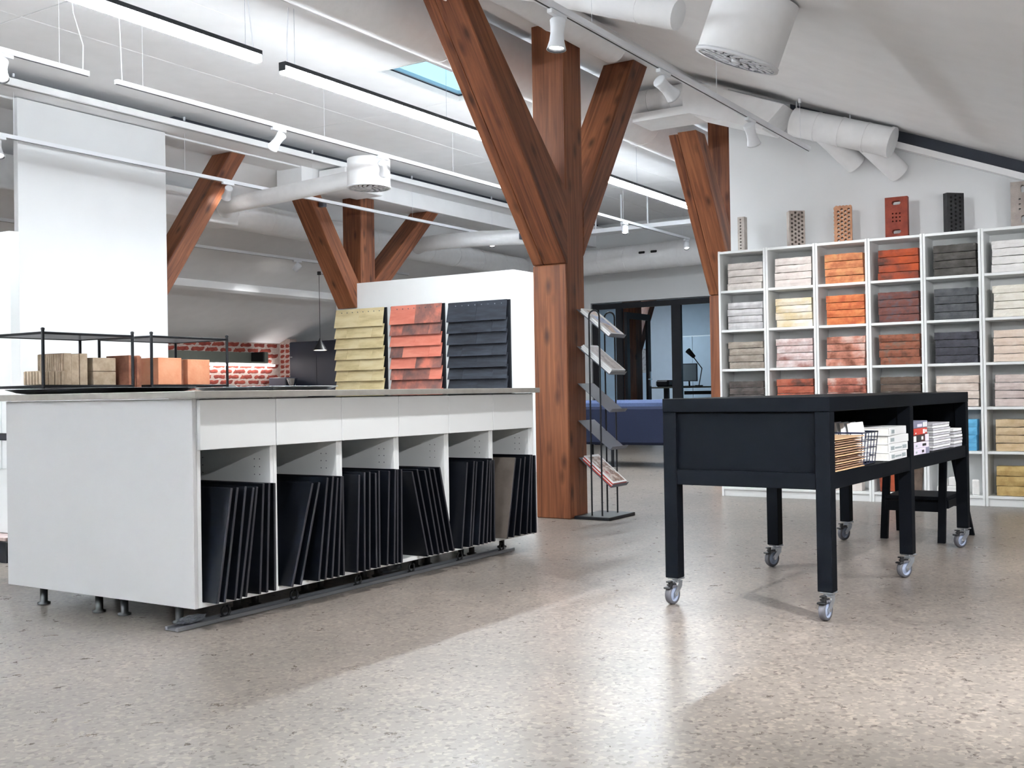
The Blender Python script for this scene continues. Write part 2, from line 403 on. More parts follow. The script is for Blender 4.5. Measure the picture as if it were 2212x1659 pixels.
# cable-tray lips along the void left of the flat ceiling (notched where the duct passes)
struct(MB().box(-5, 9.3, 8.13, 8.43, 3.435, 3.455).bbox(-5, 9.3, 8.10, 8.15, 3.435, 3.495, .004).box(9.9, 15.8, 8.13, 8.41, 3.435, 3.455).bbox(9.9, 15.8, 8.10, 8.15, 3.435, 3.495, .004).build('trim_3', 'ceiling', origin=(2, 8.2, 3.4)))
struct(MB().box(-5, 15.8, 8.385, 8.415, 3.457, 3.625).build('trim_7', 'gap_shade', origin=(2, 8.4, 3.45)))  # strip added to paint shade at the back of the cove
# the same kind of lip on the shelf wall under the slope, and a dark strip painting the gap's shade above it
def slope_bar(mb, x0, x1, ya, yb, d0, d1):
    return mb.prism([(ya, sl(ya) - d1), (yb, sl(yb) - d1), (yb, sl(yb) - d0), (ya, sl(ya) - d0)], 'X', x0, x1)
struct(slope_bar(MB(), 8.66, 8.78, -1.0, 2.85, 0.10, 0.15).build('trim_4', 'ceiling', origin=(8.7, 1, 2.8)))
struct(slope_bar(MB(), 8.765, 8.785, -1.0, 2.85, 0.0, 0.101).build('trim_5', 'gap_shade', origin=(8.7, 1, 2.8)))
# lip on the left slope
struct(MB().prism([(11.05, sll(11.05) - .10), (11.12, sll(11.12) - .10), (11.12, sll(11.12) - .04), (11.05, sll(11.05) - .04)], 'X', 3, 15.7).prism([(11.06, sll(11.06) - .05), (11.11, sll(11.11) - .05), (11.11, sll(11.11) + .01), (11.06, sll(11.06) + .01)], 'X', 3, 15.7).build('trim_6', 'ceiling', origin=(9, 11, 2.4)))
# left eaves wall with exposed brick
wl = struct(MB().box(-5, 15.9, 12.6, 12.75, 0, 1.75).build('wall_left', 'mortar', origin=(5, 12.6, 0)))
wk = struct(MB().box(12.75, 12.9, 12.37, 12.6, 0, 1.80).build('wall_kitchen', 'mortar', origin=(12.8, 12.3, 0)))
brick_meshes = []
def brick_mesh(name, l, h, d, seed, jit=0.004, nx=6, nz=3):
    """soft-edged brick: front face is a displaced grid facing -Y, body behind it"""
    rn = random.Random(seed); vs = []; fs = []
    for k in range(nz + 1):
        for i in range(nx + 1):
            ex = 0.006 if i in (0, nx) else 0; ez = 0.005 if k in (0, nz) else 0
            vs.append((-l / 2 + l * i / nx + (rn.uniform(-jit, jit) if 0 < i < nx else 0),
                       (0.006 if (ex or ez) else 0) + rn.uniform(-jit, jit) * 0.6,
                       h * k / nz + (rn.uniform(-jit, jit) * .7 if 0 < k < nz else rn.uniform(-jit, 0) * (1 if k else -1))))
    W = nx + 1
    for k in range(nz):
        for i in range(nx): fs.append((k * W + i, k * W + i + 1, (k + 1) * W + i + 1, (k + 1) * W + i))
    ring = [i for i in range(W)] + [k * W + nx for k in range(1, nz + 1)] + [nz * W + i for i in range(nx - 1, -1, -1)] + [k * W for k in range(nz - 1, 0, -1)]
    o = len(vs)
    for q in ring: vs.append((vs[q][0], d, vs[q][2]))
    n = len(ring)
    for a in range(n): fs.append((ring[a], o + a, o + (a + 1) % n, ring[(a + 1) % n]))
    fs.append(tuple(o + a for a in range(n)))
    me = bpy.data.meshes.new(name); me.from_pydata(vs, [], fs)
    bm = bmesh.new(); bm.from_mesh(me); bmesh.ops.recalc_face_normals(bm, faces=bm.faces); bm.to_mesh(me); bm.free()
    return me
wb = [brick_mesh('brick', 0.266, 0.073, 0.05, s, 0.004) for s in range(5)]
hb = [brick_mesh('brick', 0.098, 0.070, 0.05, s + 10, 0.005, 3) for s in range(3)]
for a in wb + hb: a.materials.append(M['red_brick'])
wb2 = []
for a in wb[:2]:
    c = a.copy(); c.materials.clear(); c.materials.append(M['burnt_brick']); wb2.append(c)
for r in range(13):
    z = 0.66 + r * 0.083; off = 0.14 * (r % 2)
    for c in range(9):
        x = 10.36 + c * 0.278 + off
        if x > 12.62: continue
        me = random.choice(wb2) if random.random() < .1 else random.choice(wb)
        o = bpy.data.objects.new('brick', me); COL.objects.link(o); o.parent = wl
        o.location = Vector((x + random.uniform(-.006, .006), 12.596, z)) - ORG[wl.name]
    for c in range(2):
        y = 12.54 - c * 0.112
        o = bpy.data.objects.new('brick', random.choice(hb)); COL.objects.link(o); o.parent = wk
        o.location = Vector((12.746, y, z)) - ORG[wk.name]; o.rotation_euler = (0, 0, -math.pi / 2)

# ------------------------------------------------------------------ timber frames
def timber(name, poly, y0, y1, parent, mi):
    """a beam given by its side outline in XZ; built along its own grain axis"""
    # grain axis = longest edge
    best = max(range(len(poly)), key=lambda i: (Vector(poly[i]) - Vector(poly[(i + 1) % len(poly)])).length)
    a, b = Vector(poly[best]), Vector(poly[(best + 1) % len(poly)])
    d = (b - a).normalized()
    if d.y < 0: d = -d
    ang = math.atan2(d.x, d.y)      # tilt from vertical
    c = Vector((sum(p[0] for p in poly) / len(poly), sum(p[1] for p in poly) / len(poly)))
    loc = []
    for p in poly:
        q = Vector(p) - c
        loc.append((q.x * math.cos(ang) - q.y * math.sin(ang), q.x * math.sin(ang) + q.y * math.cos(ang)))
    ym = (y0 + y1) / 2
    o = MB().prism(loc, 'Y', y0 - ym, y1 - ym).build(name, 'wood%d' % mi, parent, local=True)
    o.location = Vector((c.x, ym, c.y)) - ORG[parent.name]; o.rotation_euler = (0, ang, 0)
    bv = o.modifiers.new('soft_edge', 'BEVEL'); bv.width = 0.006; bv.segments = 1
    return o
t = thing('timber_post', 'large stained pine post with two diagonal braces beside the magazine stand', 'post', (6.67, 3.855, 0), 'stained pine posts')
timber('post', [(6.55, 0), (6.795, 0), (6.795, 3.47), (6.55, 3.47)], 3.725, 3.985, t, 0)
timber('bearing_block', [(6.53, 0), (6.552, 0), (6.552, 1.768), (6.53, 1.768)], 3.72, 3.99, t, 1)
timber('brace', [(6.53, 1.772), (6.56, 1.772), (6.56, 2.27), (5.32, 3.47), (5.13, 3.47)], 3.72, 3.90, t, 2)
timber('brace', [(6.53, 1.772), (6.555, 1.772), (6.555, 2.25), (5.33, 3.47), (5.14, 3.47)], 3.902, 3.99, t, 3)
timber('brace', [(6.79, 1.84), (7.90, 3.47), (7.655, 3.47), (6.79, 2.19)], 3.72, 3.99, t, 4)
t = thing('timber_post', 'stained pine post with steep brace beside the left end of the bookcases', 'post', (9.89, 3.855, 0), 'stained pine posts')
timber('post', [(9.77, 0), (10.02, 0), (10.02, 3.47), (9.77, 3.47)], 3.725, 3.985, t, 1)
timber('bearing_block', [(9.75, 0), (9.772, 0), (9.772, 1.775), (9.75, 1.775)], 3.72, 3.99, t, 4)
timber('brace', [(9.75, 1.78), (9.78, 1.78), (9.78, 2.20), (9.06, 3.15), (8.86, 3.15)], 3.72, 3.90, t, 0)
timber('brace', [(9.75, 1.78), (9.775, 1.78), (9.775, 2.19), (9.07, 3.14), (8.87, 3.14)], 3.902, 3.99, t, 3)
t = thing('timber_post', 'stained pine post with two braces rising behind the roof tile boards', 'post', (10.06, 8.6, 0), 'stained pine posts')
timber('post', [(9.93, 0), (10.19, 0), (10.19, 3.245), (9.93, 3.245)], 8.46, 8.74, t, 3)
timber('brace', [(9.82, 1.914), (9.935, 1.914), (9.935, 2.15), (9.20, 3.245), (8.98, 3.245)], 8.46, 8.74, t, 0)
timber('brace', [(10.185, 1.99), (11.50, 3.245), (11.25, 3.245), (10.185, 2.27)], 8.46, 8.74, t, 2)
t = thing('timber_post', 'stained pine brace leaning out from behind the tall white panel', 'post', (6.73, 8.6, 0), 'stained pine posts')
timber('post', [(6.6, 0), (6.86, 0), (6.86, 3.42), (6.6, 3.42)], 8.47, 8.74, t, 1)
timber('brace', [(6.855, 1.56), (8.11, 3.42), (7.90, 3.42), (6.855, 1.87)], 8.46, 8.74, t, 4)

# ------------------------------------------------------------------ white partitions
struct(MB().bbox(5.44, 6.98, 8.36, 8.42, 0, 3.425, .003).build('wall_panel', 'white_wall', origin=(6.2, 8.4, 0)))
struct(MB().bbox(9.85, 10.6, 6.26, 8.79, 0, 2.205, .003).build('wall_display', 'white_lac', origin=(10.2, 7.5, 0)))

# ------------------------------------------------------------------ ducts and diffusers
def duct_rings(t, p0, p1, r, step=0.25):
    p0, p1 = Vector(p0), Vector(p1); n = max(1, int((p1 - p0).length / step)); d = (p1 - p0).normalized()
    for i in range(1, n):
        c = p0 + (p1 - p0) * i / n
        MB().tube(c - d * .006, c + d * .006, r + .004, 24).build('seam_ring', 'duct', t)
t = thing('round_duct', 'long white spiral duct running under the ceiling above the big post', 'duct', (2, 4.39, 3.3))
MB().tube((-4.9, 4.39, 3.36), (15.4, 4.39, 3.36), 0.2, 28).build('duct_pipe', 'duct', t)
duct_rings(t, (-4.9, 4.39, 3.36), (15.4, 4.39, 3.36), 0.2, 1.5)
for x in (1.6, 3.4, 5.2, 7.0, 9.5): MB().tube((x, 4.585, 3.34), (x, 4.585, 3.62), .006, 6).tube((x, 4.585, 3.34), (x, 4.585, 3.37), .014, 8).build('hanger', 'white_metal', t)
t = thing('round_duct', 'white duct along the roof slope feeding the large round air diffuser', 'duct', (5.5, 3.55, 3.2))
MB().tube((-4.9, 3.56, 3.345), (6.98, 3.56, 3.345), 0.105, 24).build('duct_pipe', 'duct', t)
duct_rings(t, (-4.9, 3.56, 3.345), (6.98, 3.56, 3.345), 0.105, .8)
MB().path([(5.15, 2.25, 2.80), (5.15, 2.7, 2.97), (5.16, 3.1, 3.13), (5.2, 3.35, 3.22), (5.3, 3.54, 3.33)], .078, 20).build('branch_pipe', 'duct', t)
duct_rings(t, (5.15, 2.3, 2.82), (5.16, 3.1, 3.13), .078, .16)

def diffuser(name, label, loc, rot, rad, hgt):
    t = thing(name, label, 'air diffuser', loc, 'round ceiling air diffusers', rot)
    # local: axis Z, bottom plate at z=0, body up
    MB().lathe([(rad * .985, 0), (rad, .004), (rad, hgt)], None, 40, False, True).build('body', 'duct', t, local=True)
    MB().lathe([(rad * .94, -.004), (rad * 1.03, -.004), (rad * 1.03, .012), (rad, .012)], None, 40, False, False).build('rim', 'white_metal', t, local=True)
    holes = []
    for ring, n in ((.22, 5), (.40, 9), (.58, 14), (.76, 18), (.90, 22)):
        for i in range(n):
            a = 2 * math.pi * i / n + ring * 3
            L = .062 * rad if ring < .85 else .05 * rad; W = .098 * rad
            ca, sa = math.cos(a + .7), math.sin(a + .7); c = (ring * rad * math.cos(a), ring * rad * math.sin(a))
            holes.append([(c[0] + u * W * ca - v * L * sa, c[1] + u * W * sa + v * L * ca) for u, v in ((-1, -.6), (-.6, -1), (.6, -1), (1, -.6), (1, .6), (.6, 1), (-.6, 1), (-1, .6))])
    me = plate('grille', circ(0, 0, rad * .985, 40), holes, .006)
    mesh_obj('grille', me, 'white_metal', t, (0, 0, .002))
    MB().lathe([(rad * .96, .03), (rad * .96, .034)], None, 32).build('inner_plate', 'black_plastic', t, local=True)
    MB().lathe([(.10 * rad, -.01), (.13 * rad, 0), (.13 * rad, .01)], None, 16).build('centre_cap', 'white_metal', t, local=True)
    return t
ang = math.atan(.40)
diffuser('air_diffuser', 'large tilted white air diffuser on the sloped ceiling above the black table', (5.12, 1.93, 2.50), (ang, 0, 0), 0.205, 0.312)
diffuser('air_diffuser', 'white round air diffuser hanging level in front of the far ceiling', (8.02, 6.72, 2.86), (0, 0, 0), 0.205, 0.27)
t = thing('round_duct', 'white duct behind the far diffuser bending down to the kitchen side', 'duct', (9, 9.2, 2.8))
MB().path([(8.02, 6.87, 2.97), (8.05, 7.6, 2.95), (8.1, 8.3, 2.935), (8.2, 8.9, 2.94), (8.45, 9.15, 2.95), (8.7, 9.25, 2.96)], .085, 20).build('branch_pipe', 'duct', t)
MB().tube((8.6, 9.3, 2.96), (14.85, 9.3, 2.89), .16, 24).build('duct_pipe', 'duct', t)
duct_rings(t, (8.6, 9.3, 2.96), (14.85, 9.3, 2.89), .16, .6)
MB().bbox(5.2, 8.62, 9.12, 9.48, 2.80, 3.12, .01).build('box_section', 'duct', t)
MB().path([(12.0, 9.2, 2.92), (11.7, 8.9, 2.90), (11.6, 8.5, 2.89), (11.7, 7.9, 2.89), (12.0, 7.4, 2.90)], .10, 18).build('branch_pipe', 'duct', t)
t = thing('round_duct', 'white spiral duct crossing above the glass partition with two dark slots', 'duct', (15.2, 7.5, 2.9))
MB().tube((15.2, 3.5, 3.0), (15.2, 9.35, 2.90), .2, 28).build('duct_pipe', 'duct', t)
duct_rings(t, (15.2, 3.5, 3.0), (15.2, 9.35, 2.90), .2, .45)
for y in (7.02, 7.22): MB().bbox(15.0 - .012, 15.0 + .03, y - .05, y + .05, 2.965, 3.0, .008).build('air_slot', 'black_plastic', t)
t = thing('round_duct', 'short capped white duct over the bookcases with two oblique branches', 'duct', (8.52, 2.4, 2.8))
MB().tube((8.52, 2.745, 3.004), (8.52, 1.99, 2.735), .112, 28).build('duct_pipe', 'duct', t)
MB().tube((8.52, 2.01, 2.742), (8.52, 1.985, 2.733), .118, 28).build('end_cap', 'duct', t)
duct_rings(t, (8.52, 2.745, 3.004), (8.52, 1.99, 2.735), .112, .2)
MB().tube((8.52, 2.55, 2.93), (8.79, 2.33, 2.66), .085, 20).build('branch_pipe', 'duct', t)
MB().tube((8.52, 2.22, 2.81), (8.79, 2.0, 2.55), .085, 20).build('branch_pipe', 'duct', t)
MB().tube((8.52, 2.72, 3.05), (8.52, 2.72, 3.17), .005, 6).build('hanger', 'white_metal', t)
MB().tube((8.52, 2.3, 2.9), (8.52, 2.3, 3.0), .005, 6).build('hanger', 'white_metal', t)
t = thing('rectangular_duct', 'white boxed duct stepping down the slope beside the wall over the brace', 'duct', (8.5, 3.4, 3.15))
MB().prism([(4.06, 3.15), (3.54, 3.15), (2.93, 2.93), (2.75, 3.10), (3.42, 3.37), (3.60, 3.43), (3.60, 3.22), (4.06, 3.22)], 'X', 8.30, 8.68).build('duct_box', 'duct', t)
MB().tube((8.42, 3.55, 3.335), (8.42, 4.35, 3.335), .10, 22).build('branch_pipe', 'duct', t)
duct_rings(t, (8.42, 3.55, 3.335), (8.42, 4.35, 3.335), .10, .16)
tag(MB().bbox(9.15, 9.8, 8.0, 8.40, 3.18, 3.42, .01).build('duct_box', 'duct'), 'small white box beside the far diffuser duct at the ceiling edge', 'duct box')
tag(MB().bbox(9.2, 9.26, 8.38, 8.455, 3.02, 3.10, .006).build('junction_box', 'rack_grey'), 'small grey junction box at the far left brace top', 'junction box')
tag(MB().bbox(11.75, 11.83, 7.3, 7.38, 2.84, 2.92, .006).build('junction_box', 'rack_grey'), 'small grey junction box hanging right of the far right brace', 'junction box')
tag(MB().bbox(8.28, 8.34, 4.16, 4.23, 3.09, 3.19, .006).build('junction_box', 'wire_blue'), 'small blue grey junction box left of the boxed duct', 'junction box')
# cross tray near the glass partition
t = thing('cable_tray', 'white cable tray hung across the far room above the glass partition', 'cable tray', (13.6, 7, 3.0))
MB().bbox(13.4, 13.6, 4.7, 9.1, 3.085, 3.145, .004).build('tray_profile', 'white_metal', t)
for y in (6.4, 6.8, 7.2, 7.6, 8.0): MB().tube((13.5, y, 3.14), (13.5, y, 3.6), .012, 6).build('hanger', 'white_metal', t)

# ------------------------------------------------------------------ lights: linear pendants
def linear_lamp(label, x0, x1, y, ztop, up=False):
    t = thing('linear_pendant_lamp', label, 'pendant lamp', ((x0 + x1) / 2, y, ztop - .075), 'black linear pendant lamps')
    MB().box(x0, x1, y - .031, y + .031, ztop - .028, ztop).box(x0 - .003, x0, y - .031, y + .031, ztop - .06, ztop).box(x1, x1 + .003, y - .031, y + .031, ztop - .03, ztop).build('housing', 'black_metal', t)
    MB().box(x0 + .002, x1 - .002, y - .029, y + .029, ztop - .074, ztop - .028).build('side_lens', 'lamp_side', t)
    MB().box(x0 + .004, x1 - .004, y - .027, y + .027, ztop - .078, ztop - .0742).build('diffuser', 'lamp_side' if up else 'lamp_white', t)
    if up: MB().box(x0 + .01, x1 - .01, y - .027, y + .027, ztop + .0005, ztop + .003).build('fill_uplight_strip', 'lamp_fill_up', t)  # added fill, only on the unseen pendants
    n = max(2, int((x1 - x0) / 1.6))
    for i in range(n + 1):
        x = x0 + .12 + (x1 - x0 - .24) * i / n; MB().tube((x, y, ztop), (x, y, min(HC, sl(y))), .0016, 5).build('suspension_wire', 'steel', t)
    for xe, s in ((x0 + .05, 1), (x1 - .05, -1)):
        MB().path([(xe, y, ztop), (xe + .005 * s, y + .01, ztop + .12), (xe + .035 * s, y + .02, min(HC, sl(y)))], .004, 6).build('power_cable', 'white_metal', t)
    return t
linear_lamp('black linear pendant at upper left with a glowing white diffuser', 2.2, 5.20, 5.29, 3.185)
linear_lamp('black linear pendant running behind the big post braces with glowing diffuser', 5.46, 12.9, 5.33, 3.185)

linear_lamp('added unseen fill pendant under the slope at the near end of the room', -4.4, -0.8, 2.3, 2.25, True)  # unseen pendant behind the camera, added to lift the ambient light
linear_lamp('added unseen fill pendant at the far side of the near end of the room', -4.6, -0.9, 7.2, 2.75, True)  # second unseen pendant added as fill behind the camera

# ------------------------------------------------------------------ track lights
def spot(label, pos, aim, kind='flare', watts=None, light=True, angle=48, group='white track spotlights', scale=1.0):
    """adaptor on the rail at pos (underside of rail), body aimed at a point"""
    t = thing('track_spotlight', label, 'spotlight', pos, group)
    p = Vector(pos); aim = Vector(aim)
    MB().bbox(p.x - .075, p.x + .075, p.y - .015, p.y + .015, p.z - .022, p.z, .003).build('adaptor', 'white_metal', t)
    head = p + Vector((0, 0, -.085))
    MB().tube(p + Vector((0, 0, -.02)), head, .009, 8).build('stem', 'white_metal', t)
    d = (aim - head).normalized()
    q = d.to_track_quat('Z', 'Y').to_matrix().to_4x4(); q = Matrix.Translation(head) @ q
    s = scale
    if kind == 'flare':
        prof = [(.001, -.052 * s), (.036 * s, -.052 * s), (.040 * s, -.045 * s), (.035 * s, -.01 * s), (.0335 * s, .02 * s), (.037 * s, .055 * s), (.046 * s, .09 * s), (.049 * s, .10 * s), (.047 * s, .10 * s)]
        rl, zl = .047 * s, .10 * s
    else:
        prof = [(.001, -.05), (.034, -.05), (.042, -.042), (.042, .055), (.040, .055)]
        rl, zl = .040, .055
    MB().lathe(prof, q, 24, True, False).build('housing', 'white_metal', t)
    MB().lathe([(rl, zl), (rl * .80, zl - .006), (rl * .78, zl - .022)], q, 24, False, False).build('reflector', 'black_plastic', t)
    lens = MB().lathe([(rl * .79, zl - .014), (rl * .4, zl - .010), (.001, zl - .009)], q, 20, False, True).build('lens', 'spot_lens' if light else 'white_metal', t)
    if light:
        ld = bpy.data.lights.new('spot_light', 'SPOT'); ld.energy = (watts or SPOT_W) * SPOT_GAIN; ld.spot_size = R_(angle); ld.spot_blend = .8
        ld.shadow_soft_size = .03; ld.color = (.97, .985, 1.0)
        lo = bpy.data.objects.new('spot_light', ld); COL.objects.link(lo)
        lo.parent = t; lo.location = head + d * (zl + .012) - p
        lo.rotation_mode = 'QUATERNION'; lo.rotation_quaternion = (-d).to_track_quat('Z', 'Y')
    return t
def rail(label, pts, drop=None):
    a, b = Vector(pts[0]), Vector(pts[1])
    t = thing('lighting_track', label, 'light track', (a + b) / 2, 'white lighting tracks')
    n = Vector((-(b - a).y, (b - a).x, 0)).normalized()
    def bar(w, z0, z1, mat, nm):
        vs = []
        for p in (a, b):
            for s, z in ((-1, z0), (1, z0), (1, z1), (-1, z1)): vs.append(p + n * (w * s) + Vector((0, 0, z)))
        MB().add(vs, [(3, 2, 1, 0), (4, 5, 6, 7), (0, 1, 5, 4), (1, 2, 6, 5), (2, 3, 7, 6), (3, 0, 4, 7)]).build(nm, mat, t)
    bar(.0175, 0.001, .034, 'white_metal', 'rail_profile')
    bar(.004, -.0005, .003, 'black_plastic', 'contact_slot')
    if drop:
        mb = MB(); mc = MB(); k = max(1, int((b - a).length / 1.7))
        for i in range(k + 1):
            p = a + (b - a) * ((i + .12) / (k + .24)); zt = drop(p.y)
            MB().tube(p + Vector((0, 0, .03)), (p.x, p.y, zt), .0016, 5).build('suspension_wire', 'white_metal', t)
            MB().tube((p.x, p.y, zt - .035), (p.x, p.y, zt), .011, 8).build('ceiling_cup', 'white_metal', t)
    return t
flat = lambda y: HC - .005
ZT = 3.04
rail('white lighting track at upper left ending above the counter', ((-3, 6.27, ZT), (4.60, 6.27, ZT)), flat)
rail('long white lighting track crossing the middle of the ceiling', ((4.82, 6.27, ZT), (14.6, 6.27, ZT)), flat)
rail('white lighting track passing in front of the tall white panel', ((-2, 8.27, ZT), (14.5, 8.29, ZT)), flat)
rail('white lighting track under the sloped ceiling nearest the bookcases', ((-3.5, 2.75, 2.745), (8.48, 2.615, 2.745)), lambda y: sl(y) - .005)
rail('faint white track along the slope above the kitchen', ((3, 10.15, 2.68), (13.0, 10.15, 2.68)), lambda y: sll(y) - .005)
MB_cab = MB().path([(4.56, 6.27, ZT + .0345), (4.565, 6.27, ZT + .2), (4.50, 6.28, ZT + .4), (4.49, 6.28, HC)], .004, 6)
tag(MB_cab.build('power_cable', 'white_metal'), 'white cable curving up from the end of the upper left track', 'cable')
tag(MB().path([(4.87, 6.27, ZT + .0345), (4.865, 6.27, ZT + .2), (4.85, 6.27, HC)], .004, 6).build('power_cable', 'white_metal'), 'white cable rising from the start of the middle track', 'cable')

rail('white lighting track low on the slope at the right', ((-3.0, 0.0, 1.90), (8.2, 0.0, 1.90)), lambda y: sl(y) - .005)
yr = lambda x: 2.75 - (x + 3.5) * (.135 / 11.98)
zr = 2.744
spot('white spotlight in front of the big post, pointing down at the counter', (4.62, yr(4.62), zr), (4.45, 2.75, 0.2), watts=130, angle=100)
spot('white spotlight right of the right brace, turned towards the bookcases', (5.83, yr(5.83), zr), (8.4, 1.9, 1.25), watts=80, angle=58)
spot('white spotlight under the boxed duct, facing the bookcase wall', (7.22, yr(7.22), zr), (8.5, 2.6, 1.0), watts=45, angle=72)
spot('added fill spotlight on the sloped-ceiling track, just out of view', (3.1, yr(3.1), zr), (3.5, 2.7, 0.1), watts=130, angle=76)  # unseen spot added to light the floor by the counter
spot('white spotlight on the sloped-ceiling track turned to the clay samples', (3.75, yr(3.75), zr), (3.75, 4.65, 1.02), watts=200, angle=34)
spot('added fill spotlight on the sloped-ceiling track over the near floor', (1.6, yr(1.6), zr), (2.4, 1.2, 0.0), watts=15, angle=90)  # unseen, added for light on the near floor
spot('added fill spotlight on the sloped-ceiling track behind the viewer', (0.2, yr(.2), zr), (1.9, 0.6, 0.0), watts=12, angle=90)  # added behind the camera as further floor fill
for i_, (x_, a_, w_, g_) in enumerate([(1.4, (3.0, 1.0, 0.0), 220, 95), (3.2, (4.0, 0.9, 0.0), 270, 95), (4.8, (8.4, 2.3, 1.3), 60, 60), (5.6, (6.2, 1.3, 0.2), 110, 84), (6.8, (8.6, 1.6, 1.2), 25, 80)]):
    spot('%s white spotlight on the low track at the right' % ORDN[i_], (x_, 0.0, 1.899), a_, watts=w_, angle=g_)
spot('white spotlight at the left edge of the upper left track', (3.98, 6.27, ZT), (3.2, 5.2, 0.8), watts=70, angle=60)
spot('white spotlight on the middle track left of centre, seen from behind', (6.37, 6.27, ZT), (6.4, 8.4, 1.2), watts=10, angle=62)
spot('white spotlight on the middle track in front of the far diffuser', (7.68, 6.27, ZT), (9.85, 7.6, 1.4), watts=62, angle=64)
spot('white cylinder spotlight on the middle track right of the big post', (12.55, 6.27, ZT), (11.8, 5.8, 0.5), 'can', watts=60, angle=60)
spot('white cylinder spotlight at the far end of the middle track', (14.5, 6.27, ZT), (13.7, 5.6, 0.5), 'can', watts=60, angle=60)
spot('white spotlight at the left edge of the track before the white panel', (5.2, 8.27, ZT), (5.0, 7.4, 0.8), watts=50, angle=60)
spot('white spotlight below the track left of the far post, seen from behind', (7.68, 8.27, ZT), (8.9, 10.4, 1.5), watts=14, angle=60)
spot('bright cylinder spotlight just above the white display wall', (12.5, 8.29, ZT), (11.9, 7.9, 0.6), 'can', watts=50, angle=60)
spot('bright cylinder spotlight at the right edge of the big post', (14.4, 8.29, ZT), (14.0, 7.9, 0.6), 'can', watts=50, angle=60)
spot('small spotlight on the faint track above the kitchen', (10.62, 10.15, 2.68), (10.4, 11.8, 1.0), 'can', watts=45, angle=75)
spot('added fill spotlight on the faint kitchen track hidden behind the tall panel', (7.9, 10.15, 2.68), (8.6, 11.9, 0.6), 'can', watts=110, angle=90)  # hidden spot added so bounce light reaches the left slope
spot('added fill spotlight on the faint kitchen track hidden behind the far post', (12.0, 10.15, 2.68), (11.3, 11.6, 0.4), 'can', watts=90, angle=90)  # hidden as well, added for kitchen bounce light
spot('added fill spotlight on the upper left track near the front of the room', (2.4, 6.27, ZT), (5.9, 8.4, 1.2), watts=20, angle=46)  # out of view, added to light the tall panel
spot('added fill spotlight on the upper left track near the back of the viewer', (0.9, 6.27, ZT), (3.62, 6.0, 1.2), watts=70, angle=50)  # out of view, added to light the left display

# ------------------------------------------------------------------ white counter with sample boards
CX = [2.832 + .4018 * i for i in range(7)]
FY, CD = 3.24, 0.58
def leg(t, x, y, z1=.08):
    MB().lathe([(.027, 0), (.027, .008), (.016, .012), (.016, z1 - .012), (.024, z1 - .006), (.024, z1)], Matrix.Translation((x, y, 0)), 14).build('leg', 'black_plastic', t)
for i in range(6):
    x0, x1 = CX[i] + .0006, CX[i + 1] - .0006
    t = thing('base_cabinet', '%s white cabinet from the near end of the counter, drawer above open bay' % ORDN[i], 'cabinet', ((x0 + x1) / 2, FY + CD / 2, 0), 'white counter cabinets')
    MB().bbox(x0, x0 + .018, FY, FY + CD, .08, .876, .001).build('side_panel', 'white_lac', t)
    MB().bbox(x1 - .018, x1, FY, FY + CD, .08, .876, .001).build('side_panel', 'white_lac', t)
    MB().bbox(x0 + .018, x1 - .018, FY, FY + CD, .08, .098, .001).build('bottom_panel', 'white_lac', t)
    MB().box(x0 + .018, x1 - .018, FY + CD - .012, FY + CD, .098, .876).build('back_panel', 'white_lac', t)
    MB().box(x0 + .018, x1 - .018, FY + .01, FY + CD - .012, .684, .70).build('drawer_box', 'white_lac', t)
    MB().bbox(x0 + .001, x1 - .001, FY - .019, FY - .001, .681, .873, .0015).build('drawer_front', 'white_lac', t)
    mb = MB()
    for z in (.56, .592, .624):
        for y in (FY + .06, FY + .09, FY + .40):
            mb.tube((x0 + .0179, y, z), (x0 + .0186, y, z), .0028, 6).tube((x1 - .0179, y, z), (x1 - .0186, y, z), .0028, 6)
    mb.build('peg_hole', 'rack_grey', t)
    for x in (x0 + .05, x1 - .05):
        leg(t, x, FY + .17); leg(t, x, FY + .50)
t = thing('rear_cabinet', 'white cabinet run on the far side of the counter standing on black legs', 'cabinet', (4.04, 4.13, 0))
MB().bbox(2.8325, 5.2435, 3.845, 4.42, .08, .876, .001).build('body', 'white_lac', t)
for x in (2.87, 3.25, 3.65, 4.05, 4.45, 4.85, 5.2): leg(t, x, 3.88 if x > 2.9 else 3.885); leg(t, x, 4.26)
tag(MB().bbox(2.812, 2.8315, FY - .001, 4.43, .08, .877, .0015).build('end_panel', 'panel_shade_white'), 'large white end panel closing the near end of the counter', 'panel')
tag(MB().bbox(5.2435, 5.262, FY - .012, 4.43, .08, .877, .0015).build('end_panel', 'white_lac'), 'white end panel at the far end of the counter beside the big post', 'panel')
tag(MB().bbox(2.785, 5.275, 3.188, 5.12, .879, .906, .002).build('worktop', 'worktop'), 'thin grey stone worktop on the white counter', 'worktop')

BOARDS = [
 [(2.9, 2.978), (2.94, 3.013), (2.996, 3.057), (3.023, 3.098), (3.062, 3.129), (3.135, 3.162), (3.176, 3.196), (3.223, 3.227)],
 [(3.315, 3.448), (3.365, 3.489), (3.472, 3.534), (3.512, 3.568), (3.556, 3.6), (3.594, 3.622), (3.638, 3.639)],
 [(3.722, 3.744), (3.768, 3.776), (3.809, 3.819), (3.862, 3.864), (3.886, 3.89), (3.946, 3.969), (3.983, 4.0), (4.015, 4.025), (4.04, 4.047)],
 [(4.249, 4.121), (4.293, 4.167), (4.327, 4.213), (4.373, 4.26), (4.416, 4.301), (4.459, 4.35)],
 [(4.54, 4.597), (4.607, 4.657), (4.637, 4.691), (4.683, 4.735), (4.722, 4.776), (4.77, 4.811), (4.809, 4.833), (4.847, 4.85)],
 [(4.965, 5.06), (5.025, 5.112), (5.094, 5.162), (5.164, 5.213), (5.209, 5.235), (5.254, 5.255)]]
